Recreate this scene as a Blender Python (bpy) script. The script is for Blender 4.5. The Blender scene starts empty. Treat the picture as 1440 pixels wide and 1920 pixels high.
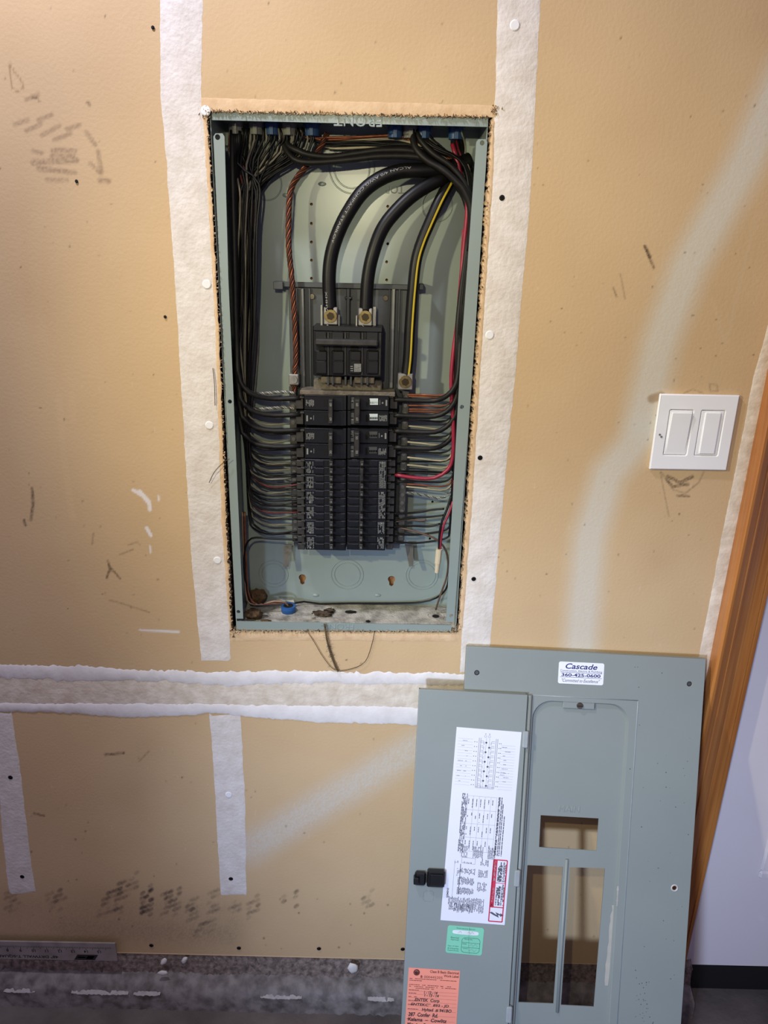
import bpy, bmesh, math, random
import numpy as np
from mathutils import Vector, Matrix
random.seed(7); rng = np.random.default_rng(7)
S = bpy.context.scene; COL = S.collection

# ------------------------------------------------------------------ camera
F, PITCH, ROLL = 1350.0, math.radians(19.6), 0.024
CAM = Vector((0.0, -1.034, 1.40))
_f = Vector((0, math.cos(PITCH), -math.sin(PITCH))); _u0 = Vector((0, math.sin(PITCH), math.cos(PITCH)))
_r0 = Vector((1, 0, 0))
_r = _r0*math.cos(ROLL) + _u0*math.sin(ROLL); _u = _u0*math.cos(ROLL) - _r0*math.sin(ROLL)
cd = bpy.data.cameras.new('camera'); cam = bpy.data.objects.new('camera', cd); COL.objects.link(cam)
M = Matrix((_r, _u, -_f)).transposed().to_4x4(); M.translation = CAM; cam.matrix_world = M
cd.sensor_fit = 'VERTICAL'; cd.sensor_height = 36; cd.lens = 36*F/1920; cd.clip_start = 0.01
S.camera = cam
# ------------------------------------------------------------------ world, lights, exposure
S.view_settings.view_transform = 'Standard'; S.view_settings.look = 'None'
S.view_settings.gamma = 1; S.view_settings.use_curve_mapping = False
S.view_settings.exposure = 0.12
w = bpy.data.worlds.new('daylight'); S.world = w; w.use_nodes = True
w.node_tree.nodes['Background'].inputs[0].default_value = (1.0, 0.87, 1.45, 1)
w.node_tree.nodes['Background'].inputs[1].default_value = 0.18
def light(name, kind, loc, target, energy, color, size, size_y=None):
    l = bpy.data.lights.new(name, kind); l.energy = energy; l.color = color
    if kind == 'AREA':
        l.size = size
        if size_y: l.shape = 'RECTANGLE'; l.size_y = size_y
    else: l.shadow_soft_size = size
    o = bpy.data.objects.new(name, l); COL.objects.link(o); o.location = loc
    o.rotation_euler = (Vector(target)-Vector(loc)).to_track_quat('-Z', 'Y').to_euler(); return o
def spot_light(name, loc, target, energy, color, size, angle):
    o = light(name, 'SPOT', loc, target, energy, color, size); o.data.spot_size = math.radians(angle); o.data.spot_blend = 1.0; return o
spot_light('phone_flash', (-0.10, -1.04, 1.57), (0.20, 0, 1.03), 13, (1.0, 0.92, 0.62), 0.008, 110)
spot_light('clamp_work_lamp', (-0.80, -0.90, 1.60), (0.45, 0, 1.05), 35, (1.0, 0.92, 0.58), 0.02, 75)
light('ceiling_bulb', 'POINT', (-0.5, -0.4, 2.2), (0, 0, 0), 30, (0.98, 0.98, 1.18), 0.05)
spot_light('doorway_daylight', (-0.75, -2.2, 1.05), (0.30, 0, 0.45), 140, (0.66, 0.84, 1.24), 0.10, 38)

# ------------------------------------------------------------------ helpers
def ray(px, py):
    return (_f*F + _r*(px-720) - _u*(py-960)).normalized()
def P(px, py, Y=0.0):                       # pixel -> point on the plane y = Y
    d = ray(px, py); t = (Y-CAM.y)/d.y; return CAM + d*t
def PX(x, Y=0.0, py=740): return P(x, py, Y).x
def PZ(px, py, Y=0.0): return P(px, py, Y).z
def lin(c):
    return tuple(((v/255)/12.92 if v/255 <= 0.04045 else ((v/255+0.055)/1.055)**2.4) for v in c)
MATS = {}
def mat(name, rgb, rough=0.6, metal=0.0, var=0.12, scale=60, bump=0.0, bscale=None, spec=0.5, rgb2=None, detail=4, wood=False, coat=0):
    if name in MATS: return MATS[name]
    m = bpy.data.materials.new(name); m.use_nodes = True; nt = m.node_tree; b = nt.nodes['Principled BSDF']
    L = nt.links.new; c = lin(rgb)
    c2 = lin(rgb2) if rgb2 else tuple(v*(1-var) for v in c)
    tc = nt.nodes.new('ShaderNodeTexCoord'); n = nt.nodes.new('ShaderNodeTexNoise')
    n.inputs['Scale'].default_value = scale; n.inputs['Detail'].default_value = detail
    if wood:
        mp = nt.nodes.new('ShaderNodeMapping'); mp.inputs['Scale'].default_value = (1, 1, 0.04)
        L(tc.outputs['Object'], mp.inputs[0]); L(mp.outputs[0], n.inputs['Vector'])
    else: L(tc.outputs['Object'], n.inputs['Vector'])
    r = nt.nodes.new('ShaderNodeValToRGB'); r.color_ramp.elements[0].position = .35; r.color_ramp.elements[1].position = .68
    r.color_ramp.elements[0].color = (*c, 1); r.color_ramp.elements[1].color = (*c2, 1)
    L(n.outputs['Fac'], r.inputs[0]); L(r.outputs[0], b.inputs['Base Color'])
    b.inputs['Roughness'].default_value = rough; b.inputs['Metallic'].default_value = metal
    b.inputs['Specular IOR Level'].default_value = spec
    if coat: b.inputs['Coat Weight'].default_value = coat
    if bump:
        n2 = nt.nodes.new('ShaderNodeTexNoise'); n2.inputs['Scale'].default_value = bscale or scale*3; n2.inputs['Detail'].default_value = 5
        bp = nt.nodes.new('ShaderNodeBump'); bp.inputs['Strength'].default_value = bump; bp.inputs['Distance'].default_value = 0.003
        L(tc.outputs['Object'], n2.inputs['Vector']); L(n2.outputs['Fac'], bp.inputs['Height']); L(bp.outputs[0], b.inputs['Normal'])
    MATS[name] = m; return m
steel = lambda: mat('grey_enamel', (143, 155, 148), .27, var=.08, scale=9, bump=.02, bscale=25)
cover_m = lambda: mat('grey_cover_enamel', (138, 145, 138), .45, var=.06, scale=7)
dark_steel = lambda: mat('dark_grey_steel', (66, 70, 72), .45, var=.25, scale=40)
black = lambda: mat('black_plastic', (13, 14, 15), .36, var=.3, scale=90)
dust_black = lambda: mat('dusty_black_plastic', (30, 30, 29), .5, rgb2=(50, 47, 43), scale=120)
hole = lambda: mat('dark_hole', (6, 6, 6), .9)  # flat black painting the shade of openings on solid parts; also black scraps
zinc = lambda: mat('zinc_lug', (158, 156, 148), .4, .6, var=.2, scale=80)
brass = lambda: mat('brass_screw', (146, 128, 84), .34, .8, var=.4, scale=120)
print_m = lambda: mat('pale_print', (128, 130, 126), .6)
rubber = lambda: mat('black_insulation', (11, 11, 11), .42, rgb2=(20, 18, 17), scale=50, spec=.28)
grime = lambda: mat('dusty_insulation', (32, 30, 28), .5, rgb2=(20, 19, 18), scale=70, spec=.3)
white_wire = lambda: mat('white_insulation', (190, 182, 155), .45, rgb2=(160, 150, 125), scale=60)
red_wire = lambda: mat('red_insulation', (150, 34, 56), .4, var=.25, scale=60)
copper = lambda: mat('copper_wire', (158, 92, 62), .42, .5, rgb2=(110, 62, 42), scale=60)
silver = lambda: mat('aluminium_strand', (190, 190, 184), .4, .4, var=.4, scale=200)
mud = lambda: mat('joint_compound', (226, 218, 207), .9, rgb2=(211, 201, 187), scale=38, bump=.35, bscale=160)
mud_white = lambda: mat('fresh_joint_compound', (232, 227, 221), .9, rgb2=(220, 214, 207), scale=30, bump=.15, bscale=120)
mud_cream = lambda: mat('cream_joint_paper', (226, 214, 194), .9, rgb2=(202, 187, 164), scale=45, bump=.4, bscale=120)

def link(name, me, m, parent=None, **props):
    o = bpy.data.objects.new(name, me); COL.objects.link(o)
    for x in (m if isinstance(m, (list, tuple)) else [m]):
        if x and len(me.materials) < 99: me.materials.append(x)
    if parent: o.parent = parent
    for k, v in props.items(): o[k] = v
    return o
def obj(name, bm, m, parent=None, smooth=False, **props):
    me = bpy.data.meshes.new(name); bmesh.ops.recalc_face_normals(bm, faces=bm.faces)
    if smooth:
        for f in bm.faces: f.smooth = True
    bm.to_mesh(me); bm.free()
    if smooth and smooth != 'all': 
        try: me.set_sharp_from_angle(angle=math.radians(40))
        except Exception: pass
    return link(name, me, m, parent, **props)
def thing(name, label, cat, group=None, loc=(0, 0, 0)):
    o = bpy.data.objects.new(name, None); COL.objects.link(o); o.empty_display_size = .02
    o['label'] = label; o['category'] = cat
    if group: o['group'] = group
    return o
def tag(o, label, cat, group=None):
    o['label'] = label; o['category'] = cat
    if group: o['group'] = group
    return o
def add_box(bm, x0, x1, y0, y1, z0, z1, bevel=0.0, mi=0, Mx=None):
    vs = [bm.verts.new((x, y, z)) for x in (x0, x1) for y in (y0, y1) for z in (z0, z1)]
    q = [(0, 1, 3, 2), (4, 6, 7, 5), (0, 4, 5, 1), (2, 3, 7, 6), (0, 2, 6, 4), (1, 5, 7, 3)]
    fs = [bm.faces.new([vs[i] for i in t]) for t in q]
    for f in fs: f.material_index = mi
    if bevel:
        bmesh.ops.recalc_face_normals(bm, faces=fs)
        g = bmesh.ops.bevel(bm, geom=list({e for f in fs for e in f.edges}), offset=bevel, segments=1, affect='EDGES', clamp_overlap=True)
        for f in g['faces']: f.material_index = mi
    return vs
def bxo(name, m, parent, x0, x1, y0, y1, z0, z1, bevel=0.0, **k):
    bm = bmesh.new(); add_box(bm, x0, x1, y0, y1, z0, z1, bevel); return obj(name, bm, m, parent, **k)
def pbox(bm, xa, ya, xb, yb, Y0, Y1, bevel=0.0, mi=0):   # pixel rectangle -> world box, front face at Y0
    xm, ym = (xa+xb)/2, (ya+yb)/2
    add_box(bm, P(xa, ym, Y0).x, P(xb, ym, Y0).x, Y0, Y1, P(xm, yb, Y0).z, P(xm, ya, Y0).z, bevel, mi)
def add_cyl(bm, c, axis, r, h, n=20, r2=None, mi=0, cap=True):
    c = Vector(c); ax = Vector(axis).normalized(); a = ax.orthogonal().normalized(); b = ax.cross(a)
    r2 = r if r2 is None else r2
    A = [bm.verts.new(c+(a*math.cos(t)+b*math.sin(t))*r) for t in [2*math.pi*i/n for i in range(n)]]
    B = [bm.verts.new(c+ax*h+(a*math.cos(t)+b*math.sin(t))*r2) for t in [2*math.pi*i/n for i in range(n)]]
    for i in range(n):
        bm.faces.new((A[i], A[(i+1) % n], B[(i+1) % n], B[i])).material_index = mi
    if cap: bm.faces.new(A[::-1]).material_index = mi; bm.faces.new(B).material_index = mi
def add_ring(bm, c, axis, r0, r1, h, n=36, flatten=1.0):     # raised rounded ring
    c = Vector(c); ax = Vector(axis).normalized(); a = Vector((1, 0, 0)); b = ax.cross(a)
    rows = []
    for i in range(n):
        t = 2*math.pi*i/n; d = a*math.cos(t)+b*math.sin(t)*flatten
        rows.append([bm.verts.new(c+d*r0), bm.verts.new(c+d*(r0*.65+r1*.35)+ax*h), bm.verts.new(c+d*(r0*.35+r1*.65)+ax*h), bm.verts.new(c+d*r1)])
    for i in range(n):
        A, B = rows[i], rows[(i+1) % n]
        for k in range(3): bm.faces.new((A[k], B[k], B[k+1], A[k+1]))
def catmull(pts, n):
    pts = [Vector(p) for p in pts]
    if len(pts) == 2: pts = [pts[0], pts[0].lerp(pts[1], .5), pts[1]]
    q = [pts[0]*2-pts[1]]+pts+[pts[-1]*2-pts[-2]]
    L = [(pts[i+1]-pts[i]).length for i in range(len(pts)-1)]; tot = sum(L) or 1; out = []
    for i in range(len(pts)-1):
        k = max(2, int(round(n*L[i]/tot)))
        for j in range(k):
            t = j/k; a, b, c, d = q[i:i+4]
            out.append(.5*((2*b)+(c-a)*t+(2*a-5*b+4*c-d)*t*t+(3*b-a-3*c+d)*t**3))
    out.append(pts[-1]); return out
def frames(path):
    T = []; 
    for i in range(len(path)):
        d = path[min(i+1, len(path)-1)]-path[max(i-1, 0)]
        T.append(d.normalized() if d.length > 1e-9 else Vector((0, 0, 1)))
    nrm = T[0].orthogonal().normalized(); N = []
    for t in T:
        nrm = (nrm-t*nrm.dot(t)); nrm = nrm.normalized() if nrm.length > 1e-6 else t.orthogonal().normalized(); N.append(nrm.copy())
    return T, N
def add_tube(bm, path, r, sides=8, mi=0, rfun=None):
    T, N = frames(path); rings = []
    for i, p in enumerate(path):
        b = T[i].cross(N[i]); rr = r*(rfun(i/(len(path)-1)) if rfun else 1)
        rings.append([bm.verts.new(p+(N[i]*math.cos(a)+b*math.sin(a))*rr) for a in [2*math.pi*k/sides for k in range(sides)]])
    for A, B in zip(rings, rings[1:]):
        for k in range(sides): 
            f = bm.faces.new((A[k], A[(k+1) % sides], B[(k+1) % sides], B[k])); f.material_index = mi; f.smooth = True
    bm.faces.new(rings[0][::-1]); bm.faces.new(rings[-1])
def wire(name, m, pts, r, label, cat='wire', group=None, n=26, sides=8, parent=None):
    bm = bmesh.new(); add_tube(bm, catmull([P(*p) for p in pts], n), r, sides)
    o = obj(name, bm, m, parent)
    return tag(o, label, cat, group) if label else o
def strands(name, m, pts, r, label, cat='wire', k=6, turns=14, n=90, group=None):
    path = catmull([P(*p) for p in pts], n); T, N = frames(path); bm = bmesh.new()
    add_tube(bm, path, r*.4, 6, 1)
    for j in range(k):
        sp = []
        for i, p in enumerate(path):
            a = 2*math.pi*(j/k+turns*i/len(path)); b = T[i].cross(N[i]); sp.append(p+(N[i]*math.cos(a)+b*math.sin(a))*r*.64)
        add_tube(bm, sp, r*(.36 if j % 2 else .30), 5, j % 2)
    m = [m, mat('dark_oxide', (72, 40, 28), .6, .3) if m.name.startswith('copper') else mat('aluminium_groove_shade', (96, 96, 94), .5, .3)]  # darker core and alternate strands paint the shade in the grooves
    return tag(obj(name, bm, m), label, cat, group)
def curve_plate(outline, holes, thick, bevel=0.0):   # 2D outline with real holes -> mesh in xy, z in [0, thick]
    c = bpy.data.curves.new('outline', 'CURVE'); c.dimensions = '2D'; c.fill_mode = 'BOTH'
    c.extrude = max(thick/2-bevel, 1e-5); c.bevel_depth = bevel; c.bevel_resolution = 1; c.offset = -bevel
    for loop in [outline]+list(holes):
        s = c.splines.new('POLY'); s.points.add(len(loop)-1); s.use_cyclic_u = True
        for i, p in enumerate(loop): s.points[i].co = (p[0], p[1], 0, 1)
    o = bpy.data.objects.new('outline', c); COL.objects.link(o)
    dg = bpy.context.evaluated_depsgraph_get(); me = bpy.data.meshes.new_from_object(o.evaluated_get(dg))
    bpy.data.objects.remove(o); bpy.data.curves.remove(c)
    me.transform(Matrix.Translation((0, 0, thick/2))); me.materials.clear(); return me
def circle(cx, cy, r, n=16): return [(cx+r*math.cos(2*math.pi*i/n), cy+r*math.sin(2*math.pi*i/n)) for i in range(n)]
def rrect(x0, y0, x1, y1, r, n=6):
    out = []
    for cx, cy, a in ((x1-r, y1-r, 0), (x0+r, y1-r, 90), (x0+r, y0+r, 180), (x1-r, y0+r, 270)):
        for i in range(n+1):
            t = math.radians(a+90*i/n); out.append((cx+r*math.cos(t), cy+r*math.sin(t)))
    return out
_tc = {}
def text_geo(body, shear=0.0, bold=0.0, spacing=1.0):
    key = (body, shear, bold, spacing)
    if key not in _tc:
        c = bpy.data.curves.new('lettering', 'FONT'); c.body = body; c.shear = shear; c.offset = bold; c.space_character = spacing
        c.align_x = 'CENTER'; c.align_y = 'CENTER'; c.size = 1; c.resolution_u = 3
        o = bpy.data.objects.new('lettering', c); COL.objects.link(o)
        dg = bpy.context.evaluated_depsgraph_get(); me = bpy.data.meshes.new_from_object(o.evaluated_get(dg))
        v = [tuple(x.co[:2]) for x in me.vertices]; f = [tuple(p.vertices) for p in me.polygons]
        bpy.data.objects.remove(o); bpy.data.curves.remove(c); bpy.data.meshes.remove(me)
        xs = [a[0] for a in v] or [0]; ys = [a[1] for a in v] or [0]
        cx, cy = (min(xs)+max(xs))/2, (min(ys)+max(ys))/2
        _tc[key] = ([(a-cx, b-cy) for a, b in v], f, max(xs)-min(xs), max(ys)-min(ys))
    return _tc[key]
class Print:                                   # collects flat print in a (u, v) space and maps it onto a surface
    def __init__(s, fn): s.fn = fn; s.bm = bmesh.new()
    def poly(s, pts, mi=0):
        try: s.bm.faces.new([s.bm.verts.new(s.fn(*p)) for p in pts]).material_index = mi
        except ValueError: pass
    def rect(s, x0, y0, x1, y1, mi=0): s.poly([(x0, y0), (x1, y0), (x1, y1), (x0, y1)], mi)
    def line(s, a, b, wd, mi=0):
        d = Vector((b[0]-a[0], b[1]-a[1])); 
        if d.length < 1e-9: return
        n = Vector((-d.y, d.x)).normalized()*wd/2
        s.poly([(a[0]+n.x, a[1]+n.y), (b[0]+n.x, b[1]+n.y), (b[0]-n.x, b[1]-n.y), (a[0]-n.x, a[1]-n.y)], mi)
    def path(s, pts, wd, mi=0, closed=False):
        pts = list(pts)+([pts[0]] if closed else [])
        for a, b in zip(pts, pts[1:]): s.line(a, b, wd, mi)
    def text(s, body, cx, cy, height=None, width=None, rot=0, mi=0, shear=0, bold=0, align='c'):   # y is DOWN in uv
        v, f, W, H = text_geo(body, shear, bold)
        sy = (height/H) if height else (width/W); sx = (width/W) if width else sy
        ca, sa = math.cos(math.radians(rot)), math.sin(math.radians(rot)); vs = []
        ox = {'c': 0, 'l': W/2*sx, 'r': -W/2*sx}[align]
        for a, b in v:
            x, y = a*sx+ox, -b*sy; vs.append(s.bm.verts.new(s.fn(cx+x*ca-y*sa, cy+x*sa+y*ca)))
        for t in f:
            try: s.bm.faces.new([vs[i] for i in t]).material_index = mi
            except ValueError: pass
    def words(s, x0, x1, y, h, mi=0, vert=False, fill=.82):   # a row of print too small to read
        x = x0
        while x < x1:
            l = min(random.uniform(2, 7)*h*.8, x1-x)
            if random.random() < fill:
                s.rect(y-h/2, x, y+h/2, x+l, mi) if vert else s.rect(x, y-h/2, x+l, y+h/2, mi)
            x += l+h*.6
    def done(s, name, m, parent=None, **k):
        me = bpy.data.meshes.new(name); s.bm.to_mesh(me); s.bm.free(); return link(name, me, m, parent, **k)
def ordn(i):
    return ['first', 'second', 'third', 'fourth', 'fifth', 'sixth', 'seventh', 'eighth', 'ninth', 'tenth', 'eleventh', 'twelfth', 'thirteenth', 'fourteenth', 'fifteenth', 'sixteenth', 'seventeenth', 'eighteenth', 'nineteenth', 'twentieth', 'twenty-first', 'twenty-second', 'twenty-third', 'twenty-fourth', 'twenty-fifth', 'twenty-sixth', 'twenty-seventh', 'twenty-eighth'][i]
def interp(pts, y):
    ys = [p[1] for p in pts]; xs = [p[0] for p in pts]; return float(np.interp(y, ys, xs))

# ------------------------------------------------------------------ structure: drywall with the torn cut-out
CUT_L = [(388, 205), (396, 330), (411, 600), (424, 960), (435, 1183)]
CUT_R = [(919, 216), (914, 350), (897, 600), (879, 880), (858, 1184)]
CUT_T, CUT_B = [(388, 209), (650, 215), (920, 221)], [(433, 1182), (650, 1186), (860, 1186)]
XR = P(1384, 980).x                                   # the drywall ends behind the door casing
def build_wall():
    tl, tr, bl, br = P(388, 209), P(920, 221), P(434, 1182), P(859, 1185)
    wl, wr, wt, wb = -1.9, XR+.02, 2.42, P(600, 1796).z
    def seg(a, b, n): return np.linspace(a, b, n, endpoint=False)
    s = np.concatenate([seg(0, .62, 30), seg(.62, 1, 260), 1+seg(0, 1, 180), 2+seg(0, 1.0001, 260)]); 
    t = np.concatenate([seg(0, 1, 230), 1+seg(0, 1, 300), 2+seg(0, .45, 110), 2+seg(.45, 1.0001, 20)])
    S_, T_ = np.meshgrid(s, t)                          # s across, t up
    jt = rng.normal(0, .0011, T_.shape); js = rng.normal(0, .0013, S_.shape)
    k = np.clip(T_-1, 0, 1); xl = bl.x+(tl.x-bl.x)*k; xr = br.x+(tr.x-br.x)*k
    h = np.clip(S_-1, 0, 1); zb = bl.z+(br.z-bl.z)*h; zt = tl.z+(tr.z-tl.z)*h
    X = np.where(S_ <= 1, wl+(xl-wl)*S_, np.where(S_ <= 2, xl+(xr-xl)*(S_-1), xr+(wr-xr)*(S_-2)))
    Z = np.where(T_ <= 1, wb+(zb-wb)*T_, np.where(T_ <= 2, zb+(zt-zb)*(T_-1), zt+(wt-zt)*(T_-2)))
    i0, i1 = int(np.argmin(abs(s-1))), int(np.argmin(abs(s-2))); j0, j1 = int(np.argmin(abs(t-1))), int(np.argmin(abs(t-2)))
    for i in (i0, i1): X[j0:j1+1, i] += js[j0:j1+1, i]
    for j in (j0, j1): Z[j, i0:i1+1] += jt[j, i0:i1+1]
    ny, nx = X.shape; Y = np.zeros_like(X)
    V = np.stack([X, Y, Z], -1).reshape(-1, 3)
    # stains, scuffs and soft pale bands, laid down where they sit on the wall
    D = V-np.array(CAM); zz = D@np.array(_f); PXX = 720+F*(D@np.array(_r))/zz; PYY = 960-F*(D@np.array(_u))/zz
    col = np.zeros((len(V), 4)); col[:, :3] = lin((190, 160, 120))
    nz = rng.random(len(V))
    def brush(pts, wd, soft, rgb, st, grain=0.0):
        pts = np.array(pts, float); m = wd+soft+4
        sel = np.where((PXX > pts[:, 0].min()-m) & (PXX < pts[:, 0].max()+m) & (PYY > pts[:, 1].min()-m) & (PYY < pts[:, 1].max()+m))[0]
        if not len(sel): return
        q = np.stack([PXX[sel], PYY[sel]], -1); d = np.full(len(sel), 1e9)
        if len(pts) == 1: d = np.hypot(*(q-pts[0]).T)
        for a, b in zip(pts, pts[1:]):
            ab = b-a; u = np.clip(((q-a)@ab)/max(ab@ab, 1e-9), 0, 1); d = np.minimum(d, np.hypot(*(q-a-u[:, None]*ab).T))
        al = st*np.clip(1-(d-wd)/max(soft, .5), 0, 1)**1.5 if soft > 8 else st*np.clip(1-(d-wd)/max(soft, .5), 0, 1)
        if grain: al = al*(1-grain+grain*2*nz[sel])
        al = np.clip(al, 0, 1); a0 = col[sel, 3]; na = al+a0*(1-al)
        c = (np.array(lin(rgb))*al[:, None]+col[sel, :3]*(a0*(1-al))[:, None])/np.maximum(na, 1e-6)[:, None]
        col[sel, :3] = np.where(na[:, None] > 1e-5, c, col[sel, :3]); col[sel, 3] = na
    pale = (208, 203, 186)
    brush([(1475, 130), (1400, 300), (1290, 500), (1235, 650), (1205, 790)], 16, 44, pale, .8, .1)  # soft pale diagonal bands mixed into the wall colour
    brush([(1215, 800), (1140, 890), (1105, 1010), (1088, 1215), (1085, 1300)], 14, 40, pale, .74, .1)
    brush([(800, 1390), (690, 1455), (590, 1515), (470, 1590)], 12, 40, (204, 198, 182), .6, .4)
    k = .2917; dk = (116, 90, 70)
    for a, b, c_, d_ in ((250, 770, 330, 740), (170, 840, 260, 800), (270, 870, 380, 810), (350, 900, 450, 860), (430, 830, 510, 805), (95, 800, 180, 770), (170, 640, 245, 605), (555, 850, 610, 930), (630, 970, 652, 1110)):
        brush([(a*k, b*k), (c_*k, d_*k)], 2.5, 4, dk, .38, .35)
    for a, b, c_, d_, w_ in ((215, 1045, 490, 1030, 4), (340, 965, 480, 970, 3), (250, 1085, 480, 1110, 3), (300, 1155, 430, 1160, 2), (210, 970, 270, 985, 2), (640, 1160, 700, 1165, 3), (580, 1050, 640, 1110, 2), (330, 1000, 470, 1005, 2)):
        brush([(a*k, b*k), (c_*k, d_*k)], w_, 4, (118, 92, 74), .38, .5)
    foot = (74, 62, 54)
    R = random.Random(3)
    for cx, cy, wd, hg, st in ((210, 1690, 46, 46, .34), (240, 1660, 40, 30, .3), (275, 1690, 24, 55, .65), (320, 1690, 34, 50, .38), (360, 1705, 18, 45, .42), (105, 1690, 26, 34, .4), (385, 1740, 36, 24, .28), (440, 1700, 20, 30, .22), (475, 1700, 24, 34, .3), (555, 1690, 6, 40, .4), (532, 1690, 6, 40, .22), (690, 1690, 22, 30, .22), (20, 1690, 26, 30, .3), (400, 1690, 24, 40, .22)):
        for i in range(int(max(5, wd*hg/48))):
            x, y = cx+R.uniform(-wd/2, wd/2), cy+R.uniform(-hg/2, hg/2); x = cx+round((x-cx)/8)*8+R.uniform(-1, 1); y = cy+round((y-cy)/9)*9-(x-cx)*.35
            brush([(x-2, y+1.5), (x+2, y-1.5)], 1.6, 2.8, foot, st*R.uniform(.5, 1), .35)
    brush([(30, 1720), (420, 1730)], 24, 60, (120, 100, 86), .22, .3)
    brush([(120, 1740), (430, 1755)], 8, 30, (96, 82, 72), .12, .5)
    lt = (214, 184, 142)
    brush([(110, 745), (118, 840), (135, 965)], 5, 3, lt, .28); brush([(133, 742), (137, 788)], 6, 3, lt, .28)
    brush([(137, 968)], 7, 3, lt, .3)
    te = [(17, 120), (21, 150), (23, 166), (33, 172), (45, 164), (38, 148), (27, 135), (19, 120)]
    brush(te, .6, 2.2, (140, 108, 72), .6)
    for q in ([(1418, 400), (1362, 640)], [(1335, 560), (1358, 640)]): brush(q, 2, 4, (208, 180, 142), .3)
    brush([(1353, 632)], 6, 2.5, (206, 176, 138), .35); brush([(1428, 402)], 7, 2.5, (206, 176, 138), .35)
    wt_ = (232, 226, 220)
    for q, w_ in (([(250, 919), (268, 930), (280, 945), (281, 956)], 2.6), ([(262, 920), (280, 940)], 2), ([(275, 990), (283, 1004)], 2.6), ([(281, 1024), (282, 1036)], 1.2), ([(262, 1181), (335, 1185)], 1.2), ([(297, 930), (298, 938)], 1)):
        brush(q, w_, 2, wt_, .9)
    ink = (62, 44, 32)
    for q, w_ in (([(1209, 462), (1226, 502)], 2), ([(1209, 462), (1218, 480)], 2.6), ([(1163, 513), (1172, 560)], .8), ([(1150, 540), (1156, 556)], 1), ([(202, 1052), (206, 1065), (200, 1084)], 1.4), ([(206, 1062), (225, 1085)], 1), ([(225, 1040), (250, 1030)], .8), ([(175, 1000), (173, 1020)], .8), ([(60, 915), (62, 945), (58, 975)], 2), ([(45, 975), (48, 985)], 1.6), ([(197, 1415), (232, 1412)], 1.6), ([(64, 1525), (82, 1530)], 1.3), ([(1252, 893), (1275, 905), (1298, 894)], 2.5), ([(1250, 900), (1262, 912), (1290, 908)], 2), ([(1270, 929), (1292, 931)], 1.4), ([(1240, 885), (1262, 918), (1285, 925), (1310, 905), (1320, 884)], .7), ([(1282, 737), (1300, 730), (1318, 737)], .6), ([(1330, 720), (1345, 722), (1346, 734), (1332, 734), (1330, 720)], .5), ([(1238, 885), (1254, 968)], .5), ([(62, 182), (74, 188)], 1.5), ([(163, 190), (168, 196)], 2), ([(260, 1428), (280, 1408)], .6), ([(240, 1022), (258, 1016), (262, 1022)], .7), ([(205, 1125), (230, 1132), (280, 1148)], .7)):
        brush(q, w_, 2, ink, .55 if w_ > .9 else .3, .4)
    brush([(1222, 748), (1240, 742)], 6, 4, (152, 120, 84), .7)
    for i in range(420):
        x, y = R.uniform(0, 1440), R.uniform(0, 1780); brush([(x, y)], R.uniform(.3, 1.3), 1.8, (64, 48, 36), R.uniform(.2, .75))
    for i in range(260):
        x, y = R.uniform(0, 1440), R.uniform(0, 1700); l = R.uniform(1, 9); brush([(x, y), (x+R.uniform(-1, 1), y+l)], .5, 1.8, (222, 198, 164), R.uniform(.15, .4))
    for i in range(26):
        x, y = R.uniform(0, 1440), R.uniform(0, 1700); brush([(x, y)], 4, R.uniform(50, 110), R.choice([(170, 132, 90), (206, 176, 138)]), .16)
    idx = np.arange(ny*nx).reshape(ny, nx)
    Q = np.stack([idx[:-1, :-1], idx[:-1, 1:], idx[1:, 1:], idx[1:, :-1]], -1)
    keep = np.ones((ny-1, nx-1), bool); keep[j0:j1, i0:i1] = False; Q = Q[keep]
    loop = list(idx[j0, i0:i1])+list(idx[j0:j1, i1])+list(idx[j1, i1:i0:-1])+list(idx[j1:j0:-1, i0])
    outer = list(idx[0, :-1])+list(idx[:-1, -1])+list(idx[-1, :0:-1])+list(idx[:0:-1, 0])
    n0 = len(V); extra = []; fq = []
    for lp, flip in ((loop, False), (outer, True)):
        b = n0+len(extra); extra += [V[i]+np.array((0, .0127, 0)) for i in lp]; n = len(lp)
        for i in range(n):
            j = (i+1) % n; fq.append((lp[i], lp[j], b+j, b+i) if flip else (lp[j], lp[i], b+i, b+j))
    V2 = np.concatenate([V, np.array(extra)]); C2 = np.concatenate([col, np.tile((*lin((196, 186, 170)), .8), (len(extra), 1))])
    Q = np.concatenate([Q, np.array(fq)])
    me = bpy.data.meshes.new('wall_back'); me.vertices.add(len(V2)); me.vertices.foreach_set('co', V2.ravel())
    me.loops.add(len(Q)*4); me.loops.foreach_set('vertex_index', Q.ravel()); me.polygons.add(len(Q))
    me.polygons.foreach_set('loop_start', np.arange(0, len(Q)*4, 4)); me.update(); me.validate()
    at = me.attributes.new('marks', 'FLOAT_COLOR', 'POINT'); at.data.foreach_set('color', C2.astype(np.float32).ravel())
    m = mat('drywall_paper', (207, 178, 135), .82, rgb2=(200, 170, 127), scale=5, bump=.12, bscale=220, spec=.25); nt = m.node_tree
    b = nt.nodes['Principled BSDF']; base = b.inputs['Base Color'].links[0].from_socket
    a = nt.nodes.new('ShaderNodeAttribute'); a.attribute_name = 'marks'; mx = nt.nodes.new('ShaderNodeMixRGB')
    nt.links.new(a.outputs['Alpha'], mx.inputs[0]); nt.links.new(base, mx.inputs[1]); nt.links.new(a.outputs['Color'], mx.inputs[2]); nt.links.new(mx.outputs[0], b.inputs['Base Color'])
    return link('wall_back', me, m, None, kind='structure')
wall = build_wall()

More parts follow.
